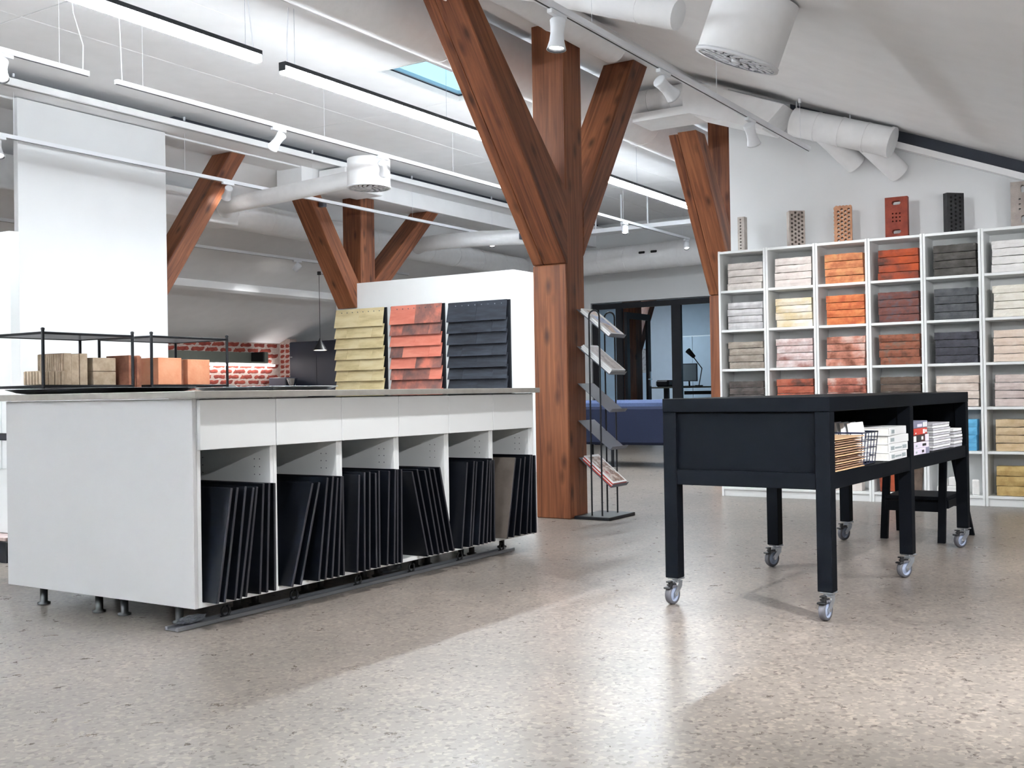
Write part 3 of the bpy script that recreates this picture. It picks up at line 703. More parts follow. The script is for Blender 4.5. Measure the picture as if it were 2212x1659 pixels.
for bi, row in enumerate(BOARDS):
    for k, (xb, xt) in enumerate(row):
        xb *= .984; xt *= .984
        if bi == 3: xt += .014 - .002 * k; xb += .004
        if bi == 0 and k == 0: xb += .008; xt += .006
        th = .011
        y0 = 3.168 + random.uniform(-.006, .008); H = .435 + random.uniform(-.006, .004)
        a = math.atan2(xt - xb, .42)
        brown = (bi == 5 and k == 0)
        lab = ('brown grey sample board leaning at the left of the last counter bay' if brown else
               'black sample board, %s from the left in the %s open bay of the counter' % (ORDN[k], ORDN[bi]))
        t = thing('sample_board', lab, 'sample board', (xb, y0 + .27, .0985), 'dark sample boards in the counter')
        zlift = abs(math.sin(a)) * th / 2
        m4 = Matrix.Translation((xb, 0, .0985 + zlift)) @ Euler((0, a, 0)).to_matrix().to_4x4()
        MB().bbox(-th / 2, th / 2, y0 + .0015, y0 + .54, 0, H, .001).xf(m4).build('board', 'brown_board' if brown else 'black_board', t)
        MB().bbox(-th / 2 + .0008, th / 2 - .0008, y0, y0 + .002, .001, H - .001, .0006).xf(m4).build('edge_band', 'edge_grey', t)

# plinth profile with clips on the floor
t = thing('plinth_profile', 'long aluminium plinth profile with black clips lying on the floor before the counter', 'profile', (3.95, 3.31, 0))
MB().bbox(2.76, 5.12, 3.275, 3.288, 0, .016, .002).bbox(2.76, 5.12, 3.335, 3.348, 0, .016, .002).box(2.76, 5.12, 3.287, 3.336, .002, .006).build('profile', 'alu', t)
for x in (3.03, 3.415, 3.83, 4.23, 4.64, 5.04):
    pts = [(x + .021 * math.cos(a), 3.31, .03 + .021 * math.sin(a)) for a in [R_(110 + 320 * j / 14) for j in range(15)]]
    MB().path(pts, .005, 8).bbox(x - .02, x + .02, 3.298, 3.322, .006, .012, .002).build('clip', 'black_plastic', t)
M['film'] = plain('clear_plastic_film', rgb(190, 198, 210), 0.15, noise=.1); M['film'].node_tree.nodes['Principled BSDF'].inputs['Transmission Weight'].default_value = .75
def crumple(name, label, c, rx, ry, rz, seed):
    rn = random.Random(seed); bm = bmesh.new(); bmesh.ops.create_icosphere(bm, subdivisions=3, radius=1)
    for v in bm.verts:
        f = 1 + rn.uniform(-.28, .2); v.co = Vector((v.co.x * rx * f, v.co.y * ry * f, max(-.9, v.co.z * f) * rz + rz * .9))
    return tag(MB().addbm(bm, Matrix.Translation(c)).build(name, 'film'), label, 'plastic wrap')
crumple('plastic_wrap', 'crumpled clear plastic wrap on the near end of the aluminium profile', (2.86, 3.312, .014), .07, .02, .016, 3)
crumple('plastic_wrap', 'crumpled clear plastic wrap on the floor under the fourth counter bay', (4.20, 3.43, .002), .09, .04, .022, 5)

# ------------------------------------------------------------------ wire shelves on the counter with clay samples
def wire_unit(label, x0, x1, y0, y1, zb, zt):
    t = thing('wire_shelf', label, 'shelf', ((x0 + x1) / 2, (y0 + y1) / 2, zb), 'black display frames on the counter')
    for x in (x0, x1):
        for y in (y0, y1): MB().tube((x, y, zb), (x, y, zt), .0075, 10).lathe([(.009, 0), (.009, .008), (.004, .011)], Matrix.Translation((x, y, zt - .004)), 10).build('post', 'black_metal', t)
    for nm, z, th in (('top_shelf', zt - .012, .012), ('bottom_shelf', zb + .045, .012)):
        mb = MB()
        mb.bbox(x0, x1, y0 - .006, y0 + .006, z - th, z, .002).bbox(x0, x1, y1 - .006, y1 + .006, z - th, z, .002)
        mb.bbox(x0 - .006, x0 + .006, y0, y1, z - th, z, .002).bbox(x1 - .006, x1 + .006, y0, y1, z - th, z, .002)
        o = mb.build(nm, 'black_metal', t)
        MB().box(x0 + .005, x1 - .005, y0 + .005, y1 - .005, z - .008, z - .004).build('shelf_plate', 'rack_grey' if nm[0] == 't' else 'black_metal', o)
    return t
ZS = .906
wire_unit('black wire display frame at the near left of the counter holding brown clay blocks', 3.083, 3.583, 4.56, 4.98, ZS, 1.213)
wire_unit('black wire display frame further along the counter holding orange clay blocks', 3.70, 4.21, 4.56, 4.98, ZS, 1.217)
M['clay_dark'] = mottled('dark_brown_clay', [rgb(62, 54, 48), rgb(96, 84, 72), rgb(120, 104, 88)], 20, .9, .4)
M['clay_tan'] = mottled('tan_clay', [rgb(160, 142, 120), rgb(188, 170, 148)], 20, .9, .3)
M['clay_brown'] = mottled('red_brown_clay', [rgb(128, 82, 64), rgb(165, 110, 86)], 20, .9, .3)
M['clay_orange'] = mottled('orange_clay', [rgb(226, 150, 112), rgb(236, 172, 136)], 9, .85, .15)
zs = ZS + .0465
def ribbed(name, label, x0, x1, y0, y1, z0, z1, mat, nx=0, ny=0, group='clay samples in the wire frames'):
    """clay block cut into slabs: grooves across the -Y face (nx) and ribs on the -X face (ny)"""
    mb = MB()
    e = .0022
    n = max(1, nx); w = (x1 - x0) / n
    for i in range(n):
        mb.bbox(x0 + w * i + e * .5, x0 + w * (i + 1) - e * .5, y0 + (.004 if i % 2 else 0), y1, z0, z1 - (.003 if i % 2 else 0), .0015)
    if ny:
        h = (y1 - y0) / ny
        for j in range(ny): mb.bbox(x0 - .006, x0 + .001, y0 + h * j + h * .2, y0 + h * (j + 1) - h * .05, z0 + .001, z1 - .002, .002)
    return tag(mb.build(name, mat), label, 'clay sample', group)
ribbed('clay_sample', 'low tan stack of narrow clay slips in the left wire frame', 3.105, 3.24, 4.60, 4.74, zs, zs + .067, 'clay_tan', 8, 6)
ribbed('clay_sample', 'tall brown ribbed clay block in the left wire frame', 3.26, 3.395, 4.66, 4.86, zs, zs + .155, 'clay_tan', 3, 12)
for s, lab in ((0, 'lower of two stacked dark olive clay bricks in the left wire frame'), (1, 'upper of two stacked dark olive clay bricks in the left wire frame')):
    ribbed('clay_sample', lab, 3.425, 3.56, 4.66, 4.80, zs + s * .069, zs + s * .069 + .067, 'clay_dark' if False else 'clay_tan', 1, 0)
for s in range(6):
    tag(MB().bbox(3.592 + .0165 * s, 3.605 + .0165 * s, 4.60 + .012 * (s % 3), 4.78, ZS + .0005, ZS + .196 - .004 * (s % 2), .0015).build('clay_slip', 'clay_brown'),
        '%s from the left of the red brown clay slips standing between the frames' % ORDN[s], 'clay slip', 'clay slips between the frames')
ribbed('clay_sample', 'smooth pale orange clay block at the left of the right wire frame', 3.79, 3.945, 4.62, 4.76, zs, zs + .142, 'clay_orange', 1, 0)
ribbed('clay_sample', 'brown ribbed slab between the two orange clay blocks', 3.952, 3.978, 4.64, 4.78, zs, zs + .136, 'clay_brown', 2, 0)
ribbed('clay_sample', 'smooth orange clay block at the right of the right wire frame', 3.985, 4.14, 4.62, 4.75, zs, zs + .136, 'clay_orange', 1, 0)

def tray(label, x0, x1, y0, y1, z, mat, fl=.05, h=.018):
    mb = MB()
    def ring(a, b, zz): return [(x0 + a, y0 + a, zz), (x1 - a, y0 + a, zz), (x1 - a, y1 - a, zz), (x0 + a, y1 - a, zz)]
    vs = ring(0, 0, z + h) + ring(fl * .5, 0, z + h * .3) + ring(fl, 0, z) + ring(.002, 0, z + h + .001) + ring(fl * .5 + .002, 0, z + h * .3 + .003) + ring(fl + .002, 0, z + .003)
    fs = []
    for k in (0, 4): fs += [(k + i, k + (i + 1) % 4, k + 4 + (i + 1) % 4, k + 4 + i) for i in range(4)]
    for k in (12, 16): fs += [(k + i, k + 4 + i, k + 4 + (i + 1) % 4, k + (i + 1) % 4) for i in range(4)]
    fs += [(8, 9, 10, 11), (23, 22, 21, 20)] + [(i, 12 + i, 12 + (i + 1) % 4, (i + 1) % 4) for i in range(4)]
    return tag(mb.add(vs, fs).build('serving_tray', mat), label, 'tray', 'metal trays on the counter')
tray('large black flared tray at the near end of the counter', 2.85, 3.37, 3.84, 4.50, .9065, 'black_metal', .07, .022)
tray('flared grey metal tray in the middle of the counter', 3.50, 3.93, 3.50, 4.02, .9065, 'alu', .06, .020)
mb = MB()
vs = []; fs = []
for i in range(9):
    for j in range(5):
        u, v = i / 8, j / 4; vs.append((4.32 + .24 * u, 4.75 - .18 * v - .05 * u, .9075 + .045 * (1 - u) ** 2 * math.sin(v * 2.6 + .3) + .002))
for i in range(8):
    for j in range(4): fs.append((i * 5 + j, i * 5 + j + 1, (i + 1) * 5 + j + 1, (i + 1) * 5 + j))
o = MB().add(vs, fs, True).build('paper_sheet', 'paper'); sm = o.modifiers.new('thick', 'SOLIDIFY'); sm.thickness = .0012
tag(o, 'curled white paper sheet lying on the counter beside the right wire frame', 'paper')

# ------------------------------------------------------------------ roof tile boards on the white display wall
M['tile_sand'] = mottled('sand_yellow_tile', [rgb(198, 180, 134), rgb(220, 203, 158), rgb(228, 214, 174)], 6, .8, .08, (1, .4, 2))
M['tile_red'] = mottled('red_roof_tile', [rgb(204, 112, 92), rgb(214, 126, 106), rgb(222, 140, 120)], 5, .8, .08, (1, .4, 2))
M['tile_burnt'] = mottled('smoked_red_roof_tile', [rgb(104, 84, 82), rgb(150, 100, 90), rgb(214, 126, 106)], 3.2, .8, .08, (1, 1.2, 1.2))
M['tile_slate'] = mottled('slate_black_tile', [rgb(28, 32, 40), rgb(38, 43, 52), rgb(50, 55, 65)], 8, .6, .06, (1, .4, 3))
def tile_board(label, y0, y1, ztop, mats, thick):
    XF = 9.85
    t = thing('roof_tile_board', label, 'tile board', (XF - .03, (y0 + y1) / 2, .85), 'roof tile display boards')
    MB().bbox(XF - .022, XF - .001, y0 - .028, y1 + .01, .84, ztop + .012, .002).build('backing_board', 'black_metal', t)
    z = ztop; r = 0; w = (y1 - y0) / 2
    while z > .86:
        hh = .19 if r == 0 else .127
        cuts = [y0, y0 + w, y1] if r % 2 == 0 else [y0, y0 + w * .47, y0 + w * 1.5, y1]
        zb = max(.845, z - hh)
        for a, b in zip(cuts[:-1], cuts[1:]):
            zz = zb - .012; top = z + .015
            m_ = random.choice(mats)
            vs = []
            for y in (a + .0012, b - .0012):
                vs += [(XF - .024, y, top), (XF - .056 - thick, y, zz), (XF - .056, y, zz), (XF - .024 + .0, y, top - .004)]
            j = random.uniform(-.0008, .0008)
            vs = [(p[0] + j, p[1], p[2]) for p in vs]
            MB().add(vs, [(0, 1, 2, 3), (7, 6, 5, 4), (0, 4, 5, 1), (1, 5, 6, 2), (2, 6, 7, 3), (3, 7, 4, 0)]).build('roof_tile', m_, t)
        z = zb; r += 1
    mb = MB()
    for i in range(8): 
        y = y0 + (y1 - y0) * (i + .8) / 9; mb.tube((XF - .034, y, ztop - .025), (XF - .038, y, ztop - .026), .006, 8)
    mb.build('nail', 'rack_grey' if thick < .02 else 'alu', t)
tile_board('sand yellow flat roof tile board, left one on the white display wall', 8.03, 8.77, 1.885, ['tile_sand'], .012)
tile_board('red smoked roof tile board, middle one on the white display wall', 7.20, 7.93, 1.885, ['tile_red', 'tile_red', 'tile_burnt'], .012)
tile_board('slate black roof tile board, right one on the white display wall', 6.33, 7.11, 1.875, ['tile_slate'], .022)

# ------------------------------------------------------------------ bookcases with brick stacks
BX, BW = 8.50, .405
ZROW = [.075 + .3235 * k for k in range(7)]     # shelf tops, bottom up
BL = 3.397
for i in range(6):
    y1 = BL - BW * i; y0 = y1 - BW + .003
    t = thing('bookcase', '%s narrow white bookcase from the left against the wall' % ORDN[i], 'bookcase', (BX + .14, (y0 + y1) / 2, 0), 'white bookcases')
    MB().bbox(BX, BX + .278, y1 - .018, y1, 0, 2.02, .0015).build('side_panel', 'white_lac', t)
    MB().bbox(BX, BX + .278, y0, y0 + .018, 0, 2.02, .0015).build('side_panel', 'white_lac', t)
    MB().box(BX + .272, BX + .277, y0 + .018, y1 - .018, .03, 2.01).build('back_panel', 'white_lac', t)
    MB().bbox(BX + .012, BX + .03, y0 + .018, y1 - .018, 0, .056, .001).build('plinth', 'white_lac', t)
    for k in range(7):
        zt = ZROW[k] if k < 6 else 2.016
        MB().bbox(BX + (.001 if k in (0, 6) else .006), BX + .272, y0 + .018, y1 - .018, zt - .02, zt, .0015).build('shelf', 'white_lac', t)
def bm_(name, cols, **k):
    M[name] = mottled(name, [rgb(*c) for c in cols], **k); return name
CELL = {
 (0, 0): ('pale warm grey', bm_('br00', [(196, 188, 182), (218, 210, 204)])), (0, 1): ('pale pinkish white', bm_('br01', [(212, 200, 194), (230, 222, 216)])),
 (0, 2): ('light orange', bm_('br02', [(176, 104, 70), (204, 132, 90), (214, 158, 106)])), (0, 3): ('flamed red orange', bm_('br03', [(86, 60, 54), (160, 74, 48), (196, 88, 48)], scale=5)),
 (0, 4): ('dark warm grey', bm_('br04', [(70, 67, 64), (92, 89, 86)])), (0, 5): ('pure white', bm_('br05', [(226, 224, 222), (238, 236, 234)])),
 (1, 0): ('marbled silver white', bm_('br10', [(176, 174, 176), (216, 214, 214)], scale=9, stretch=(1, 1, .3))), (1, 1): ('cream and straw', bm_('br11', [(212, 190, 140), (228, 216, 196), (236, 230, 220)], scale=4)),
 (1, 2): ('bright orange', bm_('br12', [(184, 92, 56), (206, 118, 72), (214, 138, 86)])), (1, 3): ('plum brown', bm_('br13', [(88, 66, 68), (116, 70, 62), (96, 84, 88)])),
 (1, 4): ('medium slate grey', bm_('br14', [(74, 76, 80), (98, 100, 104)])), (1, 5): ('ivory white', bm_('br15', [(228, 222, 208), (240, 236, 226)])),
 (2, 0): ('taupe grey', bm_('br20', [(142, 132, 122), (172, 162, 150)])), (2, 1): ('pink and white mottled', bm_('br21', [(158, 112, 104), (204, 180, 176), (226, 218, 216)], scale=7)),
 (2, 2): ('rose and copper mottled', bm_('br22', [(120, 72, 54), (196, 132, 112), (216, 184, 172)], scale=7)), (2, 3): ('chestnut brown', bm_('br23', [(106, 66, 52), (146, 88, 66), (120, 96, 84)])),
 (2, 4): ('blue black', bm_('br24', [(58, 58, 66), (80, 80, 88)])), (2, 5): ('pale peach', bm_('br25', [(224, 202, 184), (236, 220, 206)])),
 (3, 0): ('charcoal brown', bm_('br30', [(70, 64, 62), (98, 90, 86)])), (3, 1): ('rust red mottled', bm_('br31', [(92, 62, 54), (164, 84, 62), (180, 104, 82)], scale=7)),
 (3, 2): ('red and chalk mottled', bm_('br32', [(110, 62, 50), (186, 112, 94), (218, 200, 190)], scale=7)), (3, 3): ('dark umber', bm_('br33', [(80, 66, 58), (104, 88, 76)])),
 (3, 4): ('pale beige', bm_('br34', [(206, 190, 178), (226, 214, 204)])), (3, 5): ('pale rose grey', bm_('br35', [(202, 186, 180), (220, 206, 200)])),
 (4, 4): ('sky blue', bm_('br44', [(84, 158, 200), (104, 176, 214)], bump=.05)), (4, 5): ('light beige', bm_('br45', [(196, 170, 132), (216, 194, 160)])),
 (5, 5): ('golden sand', bm_('br55', [(176, 146, 90), (206, 178, 120)]))}
ROWN = ['top', 'second', 'third', 'fourth', 'fifth', 'lowest']
LEVEL = ['lowest', 'second lowest', 'second highest', 'topmost']
for (r, c), (cname, mat) in CELL.items():
    zb = ZROW[5 - r]
    n = 3 if (r, c) == (5, 5) else 4
    h = .058 if n == 4 else .072
    if c == 0: h = .0555
    yc = BL - BW * (c + .5); yc += -.012 if c < 5 else -.02
    w = .298 if c not in (5,) else .312
    if (r, c) == (4, 4): w = .27
    x = BX + .028 + .006 * random.random()
    for k in range(n):
        me = brick_mesh('brick', w - random.uniform(0, .008), h - .001, .105, r * 100 + c * 10 + k, .0035 if (r, c) != (4, 4) else .0006, 9, 2)
        o = mesh_obj('facing_brick', me, mat, None, (x + random.uniform(-.003, .003), yc + random.uniform(-.005, .005), zb + .0005 + h * k + .0012), (0, 0, -math.pi / 2 + random.uniform(-.012, .012)))
        lev = LEVEL[k] if n == 4 else ['lowest', 'middle', 'topmost'][k]
        tag(o, '%s brick, %s in its stack, %s shelf of %s bookcase' % (cname, lev, ROWN[r], ORDN[c]), 'brick', 'facing bricks on the bookcases')
# odd pieces on the lowest shelves
zl = ZROW[0] + .0008
yc = BL - BW * 3.5
tag(MB().bbox(-.01, .01, -.07, .07, 0, .23, .003).xf(Matrix.Translation((BX + .05, yc + .08, zl + .004)) @ Euler((0, .22, .5)).to_matrix().to_4x4()).build('clay_tile', M['br03']), 'red brown clay tile leaning in the lowest shelf of the fourth bookcase', 'clay tile')
tag(MB().bbox(-.008, .008, -.07, .07, 0, .25, .003).xf(Matrix.Translation((BX + .06, yc - .085, zl + .004)) @ Euler((0, .2, -.1)).to_matrix().to_4x4()).build('clay_tile', M['br33']), 'dark brown clay tile leaning in the lowest shelf of the fourth bookcase', 'clay tile')
yc = BL - BW * 4.5
for k, (dx, dy, dz, l, w, h, rz) in enumerate([(.08, .04, 0, .12, .20, .06, .05), (.07, -.125, 0, .07, .05, .11, .2), (.08, .0, .061, .10, .11, .065, -.05), (.09, .1, .061, .05, .06, .05, .1)]):
    tag(MB().bbox(-l / 2, l / 2, -w / 2, w / 2, 0, h, .006).xf(Matrix.Translation((BX + dx, yc + dy, zl + dz)) @ Euler((0, 0, rz)).to_matrix().to_4x4()).build('glazed_block', M['br05']),
        ['white glazed block lying at the front of the lowest shelf of the fifth bookcase', 'small upright white glazed block in the lowest shelf of the fifth bookcase', 'white glazed block on top of the lying one in the fifth bookcase', 'smallest white glazed block in the lowest shelf of the fifth bookcase'][k], 'block', 'white glazed blocks')
yc = BL - BW * 2.5
tag(MB().bbox(BX + .03, BX + .13, yc - .12, yc + .1, zl, zl + .14, .004).build('glazed_block', M['br01']), 'pale white block in the lowest shelf of the third bookcase', 'block')

# perforated bricks standing on top of the bookcases
M['pb1'] = mottled('perf_pale', [rgb(176, 168, 160), rgb(204, 196, 190)]); M['pb2'] = mottled('perf_grey_beige', [rgb(162, 150, 142), rgb(188, 178, 170)])
M['pb3'] = mottled('perf_orange', [rgb(180, 128, 98), rgb(204, 154, 122)]); M['pb4'] = mottled('perf_red', [rgb(122, 52, 40), rgb(150, 68, 50)])
M['pb5'] = mottled('perf_black', [rgb(40, 40, 42), rgb(58, 58, 60)]); M['pb6'] = mottled('perf_stone', [rgb(160, 150, 144), rgb(182, 172, 166)])
def oval(cx, cy, hx, hy, n=16):
    r = min(hx, hy); L = max(hx, hy) - r; out = []
    for i in range(n):
        a = 2 * math.pi * i / n; s = (1 if math.cos(a) > 0 else -1) if hx > hy else (1 if math.sin(a) > 0 else -1)
        out.append((cx + r * math.cos(a) + (s * L if hx > hy else 0), cy + r * math.sin(a) + (s * L if hy >= hx else 0)))
    return out
def sq(cx, cy, h): return [(cx - h, cy - h), (cx + h, cy - h), (cx + h, cy + h), (cx - h, cy + h)]
def perf(label, y, outer, holes, thick, mat, yaw, x=8.62):
    me = plate('perforated_brick', outer, holes, thick)
    # plate lies in XY -> stand it up: plate x -> -Y (viewer's right), plate y -> Z, thickness along X
    me.transform(Matrix(((0, 0, -1, 0), (-1, 0, 0, 0), (0, 1, 0, 0), (0, 0, 0, 1))))
    o = mesh_obj('perforated_brick', me, mat, None, (x, y, 2.0205), (0, 0, yaw))
    return tag(o, label, 'brick', 'perforated bricks on top of the bookcases')
def rect(w, h): return [(-w / 2, 0), (w / 2, 0), (w / 2, h), (-w / 2, h)]
perf('narrow pale brick with one row of holes, on the first bookcase', 3.225, rect(.058, .282), [circ(-.004, .022 + .0265 * i, .0075, 8) for i in range(10)], .06, 'pb1', -.05)
def honey(w, h, r, nx, ny):
    out = []
    for i in range(nx):
        for j in range(ny):
            cy_ = h * (j + .5 + (.5 if i % 2 else 0)) / (ny + .5); out.append(circ(-w / 2 + w * (i + .75) / (nx + .5), cy_, r, 7))
    return out
perf('grey beige brick with four rows of holes turned sideways, on the second bookcase', 2.775, rect(.128, .285), honey(.125, .285, .0098, 4, 8), .07, 'pb2', .62)
sc_o = [(-.065, 0), (.062, 0), (.062, .28)]
for i in range(5):
    cx0 = .062 - .0254 * i
    for a in (20, 60, 90, 120, 160): sc_o.append((cx0 - .0127 + .0127 * math.cos(R_(a)), .28 + .008 * math.sin(R_(a))))
sc_o.append((-.065, .28))
for i in range(9):
    cy0 = .28 - .0311 * i
    for a in (110, 145, 180, 215, 250): sc_o.append((-.065 + .010 * math.cos(R_(a)), cy0 - .0155 + .0145 * math.sin(R_(a))))
perf('orange brick with scalloped edges and many holes, on the third bookcase', 2.39, sc_o, honey(.118, .272, .0102, 4, 8), .07, 'pb3', .22)
perf('red brick with two oval grips and nine small holes, on the fourth bookcase', 1.985, rect(.165, .31), [oval(0, .265, .032, .016), oval(0, .045, .032, .016)] + [sq(-.026 + .026 * i, .125 + .029 * j, .0055) for i in range(3) for j in range(3)], .06, 'pb4', .05)
perf('black perforated brick turned sideways, on the fifth bookcase', 1.575, rect(.14, .295), honey(.13, .29, .0095, 3, 9), .05, 'pb5', .78)
perf('stone grey brick with upright oval slots and square holes, on the sixth bookcase', 1.10, rect(.165, .325), [oval(-.002, .272, .013, .028), oval(-.002, .052, .013, .028)] + [sq(-.022 + .038 * i, .125 + .036 * j, .0065) for i in range(2) for j in range(3)], .06, 'pb6', .08)

# ------------------------------------------------------------------ black table on castors
TT = Matrix.Translation((4.085, 1.20, 0)) @ Euler((0, 0, R_(-2.5))).to_matrix().to_4x4()
TROT = (0, 0, R_(-2.5))
tb = thing('rolling_table', 'black sales table on six castors with open shelf bays', 'table', (4.085, 1.20, 0), None, TROT)
L_, W_ = 2.25, .70
MB().bbox(0, L_, 0, W_, .789, .845, .0025).build('tabletop', 'black_table', tb, local=True)
LG = .058
legs = [(x, y) for x in (0.001, 1.097, L_ - LG - .001) for y in (0.001, W_ - LG - .001)]
for x, y in legs: MB().bbox(x, x + LG, y, y + LG, .108, .7885, .002).build('leg', 'black_table', tb, local=True)
for y in (.004, W_ - .036): MB().bbox(LG, L_ - LG, y, y + .032, .493, .555, .002).build('rail', 'black_table', tb, local=True)
for x in (.004, L_ - .036): MB().bbox(x, x + .032, LG, W_ - LG, .493, .555, .002).build('rail', 'black_table', tb, local=True)
MB().box(.03, L_ - .03, .03, W_ - .03, .538, .554).build('shelf', 'black_table', tb, local=True)
for x in (.022, L_ - .034): MB().bbox(x, x + .012, LG, W_ - LG, .555, .789, .001).build('end_panel', 'black_table', tb, local=True)
MB().bbox(LG, L_ - LG, W_ - .03, W_ - .018, .555, .789, .001).build('back_panel', 'black_table', tb, local=True)
MB().bbox(1.118, 1.138, .006, W_ - .03, .555, .789, .001).build('divider', 'black_table', tb, local=True)
def castor(x, y, yaw, i):
    c = bpy.data.objects.new('castor', None); COL.objects.link(c); c.parent = tb; c.location = (x, y, 0); c.rotation_euler = (0, 0, yaw); ORG[c.name] = Vector((0, 0, 0))
    # wheel trails towards -x, axle along y
    wx, R = -.028, .041
    MB().lathe([(R * .72, -.0125), (R * .93, -.0125), (R, -.007), (R, .007), (R * .93, .0125), (R * .72, .0125)], Matrix.Translation((wx, 0, R)) @ Euler((math.pi / 2, 0, 0)).to_matrix().to_4x4(), 28, False, False).build('tyre', 'rubber', c, local=True)
    MB().lathe([(.006, -.011), (R * .35, -.011), (R * .5, -.006), (R * .66, -.007), (R * .74, -.0125), (R * .74, .0125), (R * .66, .007), (R * .5, .006), (R * .35, .011), (.006, .011)], Matrix.Translation((wx, 0, R)) @ Euler((math.pi / 2, 0, 0)).to_matrix().to_4x4(), 24).build('wheel_core', 'wheel_core', c, local=True)
    mb = MB()
    for s in (-1, 1):
        vs = [(-.004, .017 * s, .09), (.022, .017 * s, .09), (.020, .017 * s, .07), (wx + .012, .017 * s, R - .006), (wx - .008, .017 * s, R - .008), (wx - .010, .017 * s, R + .008), (-.012, .017 * s, .072)]
        vs2 = [(p[0], .0145 * s, p[2]) for p in vs]; n = 7
        mb.add(vs + vs2, [tuple(range(n)), tuple(range(2 * n - 1, n - 1, -1))] + [(k, (k + 1) % n, n + (k + 1) % n, n + k) for k in range(n)])
    mb.bbox(-.014, .024, -.018, .018, .086, .094, .002).tube((.004, 0, .092), (.004, 0, .101), .017, 16).bbox(-.024, .028, -.026, .026, .100, .1075, .002)
    mb.build('fork', 'steel', c, local=True)
    MB().tube((wx, -.021, R), (wx, .021, R), .0065, 12).build('axle_bolt', 'chrome', c, local=True)
    MB().bbox(-.055, -.012, -.013, .013, .078, .084, .003).bbox(-.072, -.05, -.017, .017, .066, .074, .003).tube((-.052, -.006, .07), (-.052, -.006, .094), .009, 10).bbox(-.066, -.044, -.014, .008, .092, .098, .002).build('brake_pedal', 'black_plastic', c, local=True)
for i, (x, y) in enumerate(legs):
    castor(x + LG / 2 + .008, y + LG / 2, [-.08, -.10, -.42, -.38, -.50, -.40][i], i)

# goods on the table shelf (positions in the table's frame)
ZSH = .5556
def on_table(mb, name, mat, label, cat, group=None):
    mb.xf(TT); return tag(mb.build(name, mat), label, cat, group)
def wavy(x0, x1, y0, y1, z, th, seed, amp):
    rn = random.Random(seed); ph = rn.uniform(0, 6); nx, ny = 8, 6; vs = []
    for s in (0, 1):
        for i in range(nx + 1):
            for j in range(ny + 1):
                u, v = i / nx, j / ny
                vs.append((x0 + (x1 - x0) * u, y0 + (y1 - y0) * v, z + s * th + amp * (.5 + .5 * math.sin(3 * u + ph) * math.cos(2.3 * v + ph))))
    o = (nx + 1) * (ny + 1); fs = []
    for i in range(nx):
        for j in range(ny):
            q = (i * (ny + 1) + j, (i + 1) * (ny + 1) + j, (i + 1) * (ny + 1) + j + 1, i * (ny + 1) + j + 1)
            fs.append(q[::-1]); fs.append(tuple(a + o for a in q))
    for i in range(nx):
        a, b = i * (ny + 1), (i + 1) * (ny + 1); fs.append((a, b, b + o, a + o)); a += ny; b += ny; fs.append((b, a, a + o, b + o))
    for j in range(ny):
        fs.append((j + 1, j, j + o, j + 1 + o)); a = nx * (ny + 1) + j; fs.append((a, a + 1, a + 1 + o, a + o))
    return MB().add(vs, fs)
NB = 14
for k in range(NB):
    dz = .0093; sh = random.uniform(-.008, .008)
    ob = on_table(wavy(.075, .425 + sh, .006 + random.uniform(-.004, .008), .38, ZSH + .0008 + k * dz, .0038, 0, .004 if k < NB - 1 else .004), 'paper_bag', 'kraft' if k % 3 == 0 or k == NB - 1 else 'kraft_dark',
             ('brown kraft paper bag, %s in the stack on the black table' % ('topmost' if k == NB - 1 else 'lowest' if k == 0 else (ORDN[k] + ' from the bottom'))), 'paper bag', 'kraft bags on the table shelf')
    if k == NB - 1:
        pts = [(.15 + .022 * i, .13 + .012 * math.sin(i * 2.3), ZSH + .0008 + k * dz + .0096 - .0006) for i in range(10)]
        MB().path([TT @ Vector(p) for p in pts], .0022, 5).build('script_print', 'print_dark', ob)
# wire basket with upright cards
bk = thing('wire_basket', 'dark blue wire basket full of white cards on the table shelf', 'basket', TT @ Vector((.55, .19, ZSH)), None, TROT)
bx0, bx1, by0, by1, bh = -.09, .10, -.16, .16, .135
mb = MB()
def rectpath(x0, x1, y0, y1, z, r): return MB().path([(x0, y0, z), (x1, y0, z), (x1, y1, z), (x0, y1, z), (x0, y0, z)], r, 6)
for k, z in enumerate((.003, .035, .07, .10, bh)):
    f = k / 4 * .012
    q = rectpath(bx0 - f, bx1 + f, by0 - f, by1 + f, z, .0032 if k in (0, 4) else .0018); mb.add(q.v, q.f, True)
for i in range(6):
    x = bx0 + (bx1 - bx0) * i / 5; s = (i / 5 - .5) * .024
    for y, g in ((by0, -1), (by1, 1)): mb.tube((x, y, .003), (x + s, y + .012 * g, bh), .0018, 6)
for i in range(8):
    y = by0 + (by1 - by0) * i / 7; s = (i / 7 - .5) * .024
    for x, g in ((bx0, -1), (bx1, 1)): mb.tube((x, y, .003), (x + .012 * g, y + s, bh), .0018, 6)
mb.build('wire_frame', 'wire_blue', bk, local=True)
for i in range(9):
    y = -.135 + .031 * i; a = Euler((R_(-9), 0, 0)).to_matrix().to_4x4()
    m_ = TT @ Matrix.Translation((.55, .19 + y, ZSH + .010)) @ a
    tag(MB().bbox(-.078, .086, -.009, .009, 0, .168 if i < 8 else .158, .002).xf(m_).build('card_pack', 'paper' if i < 3 else ('lilac_cover' if i % 2 else 'slate_cover')), '%s white card pack from the front inside the blue wire basket' % ORDN[i], 'card pack', 'card packs in the wire basket')
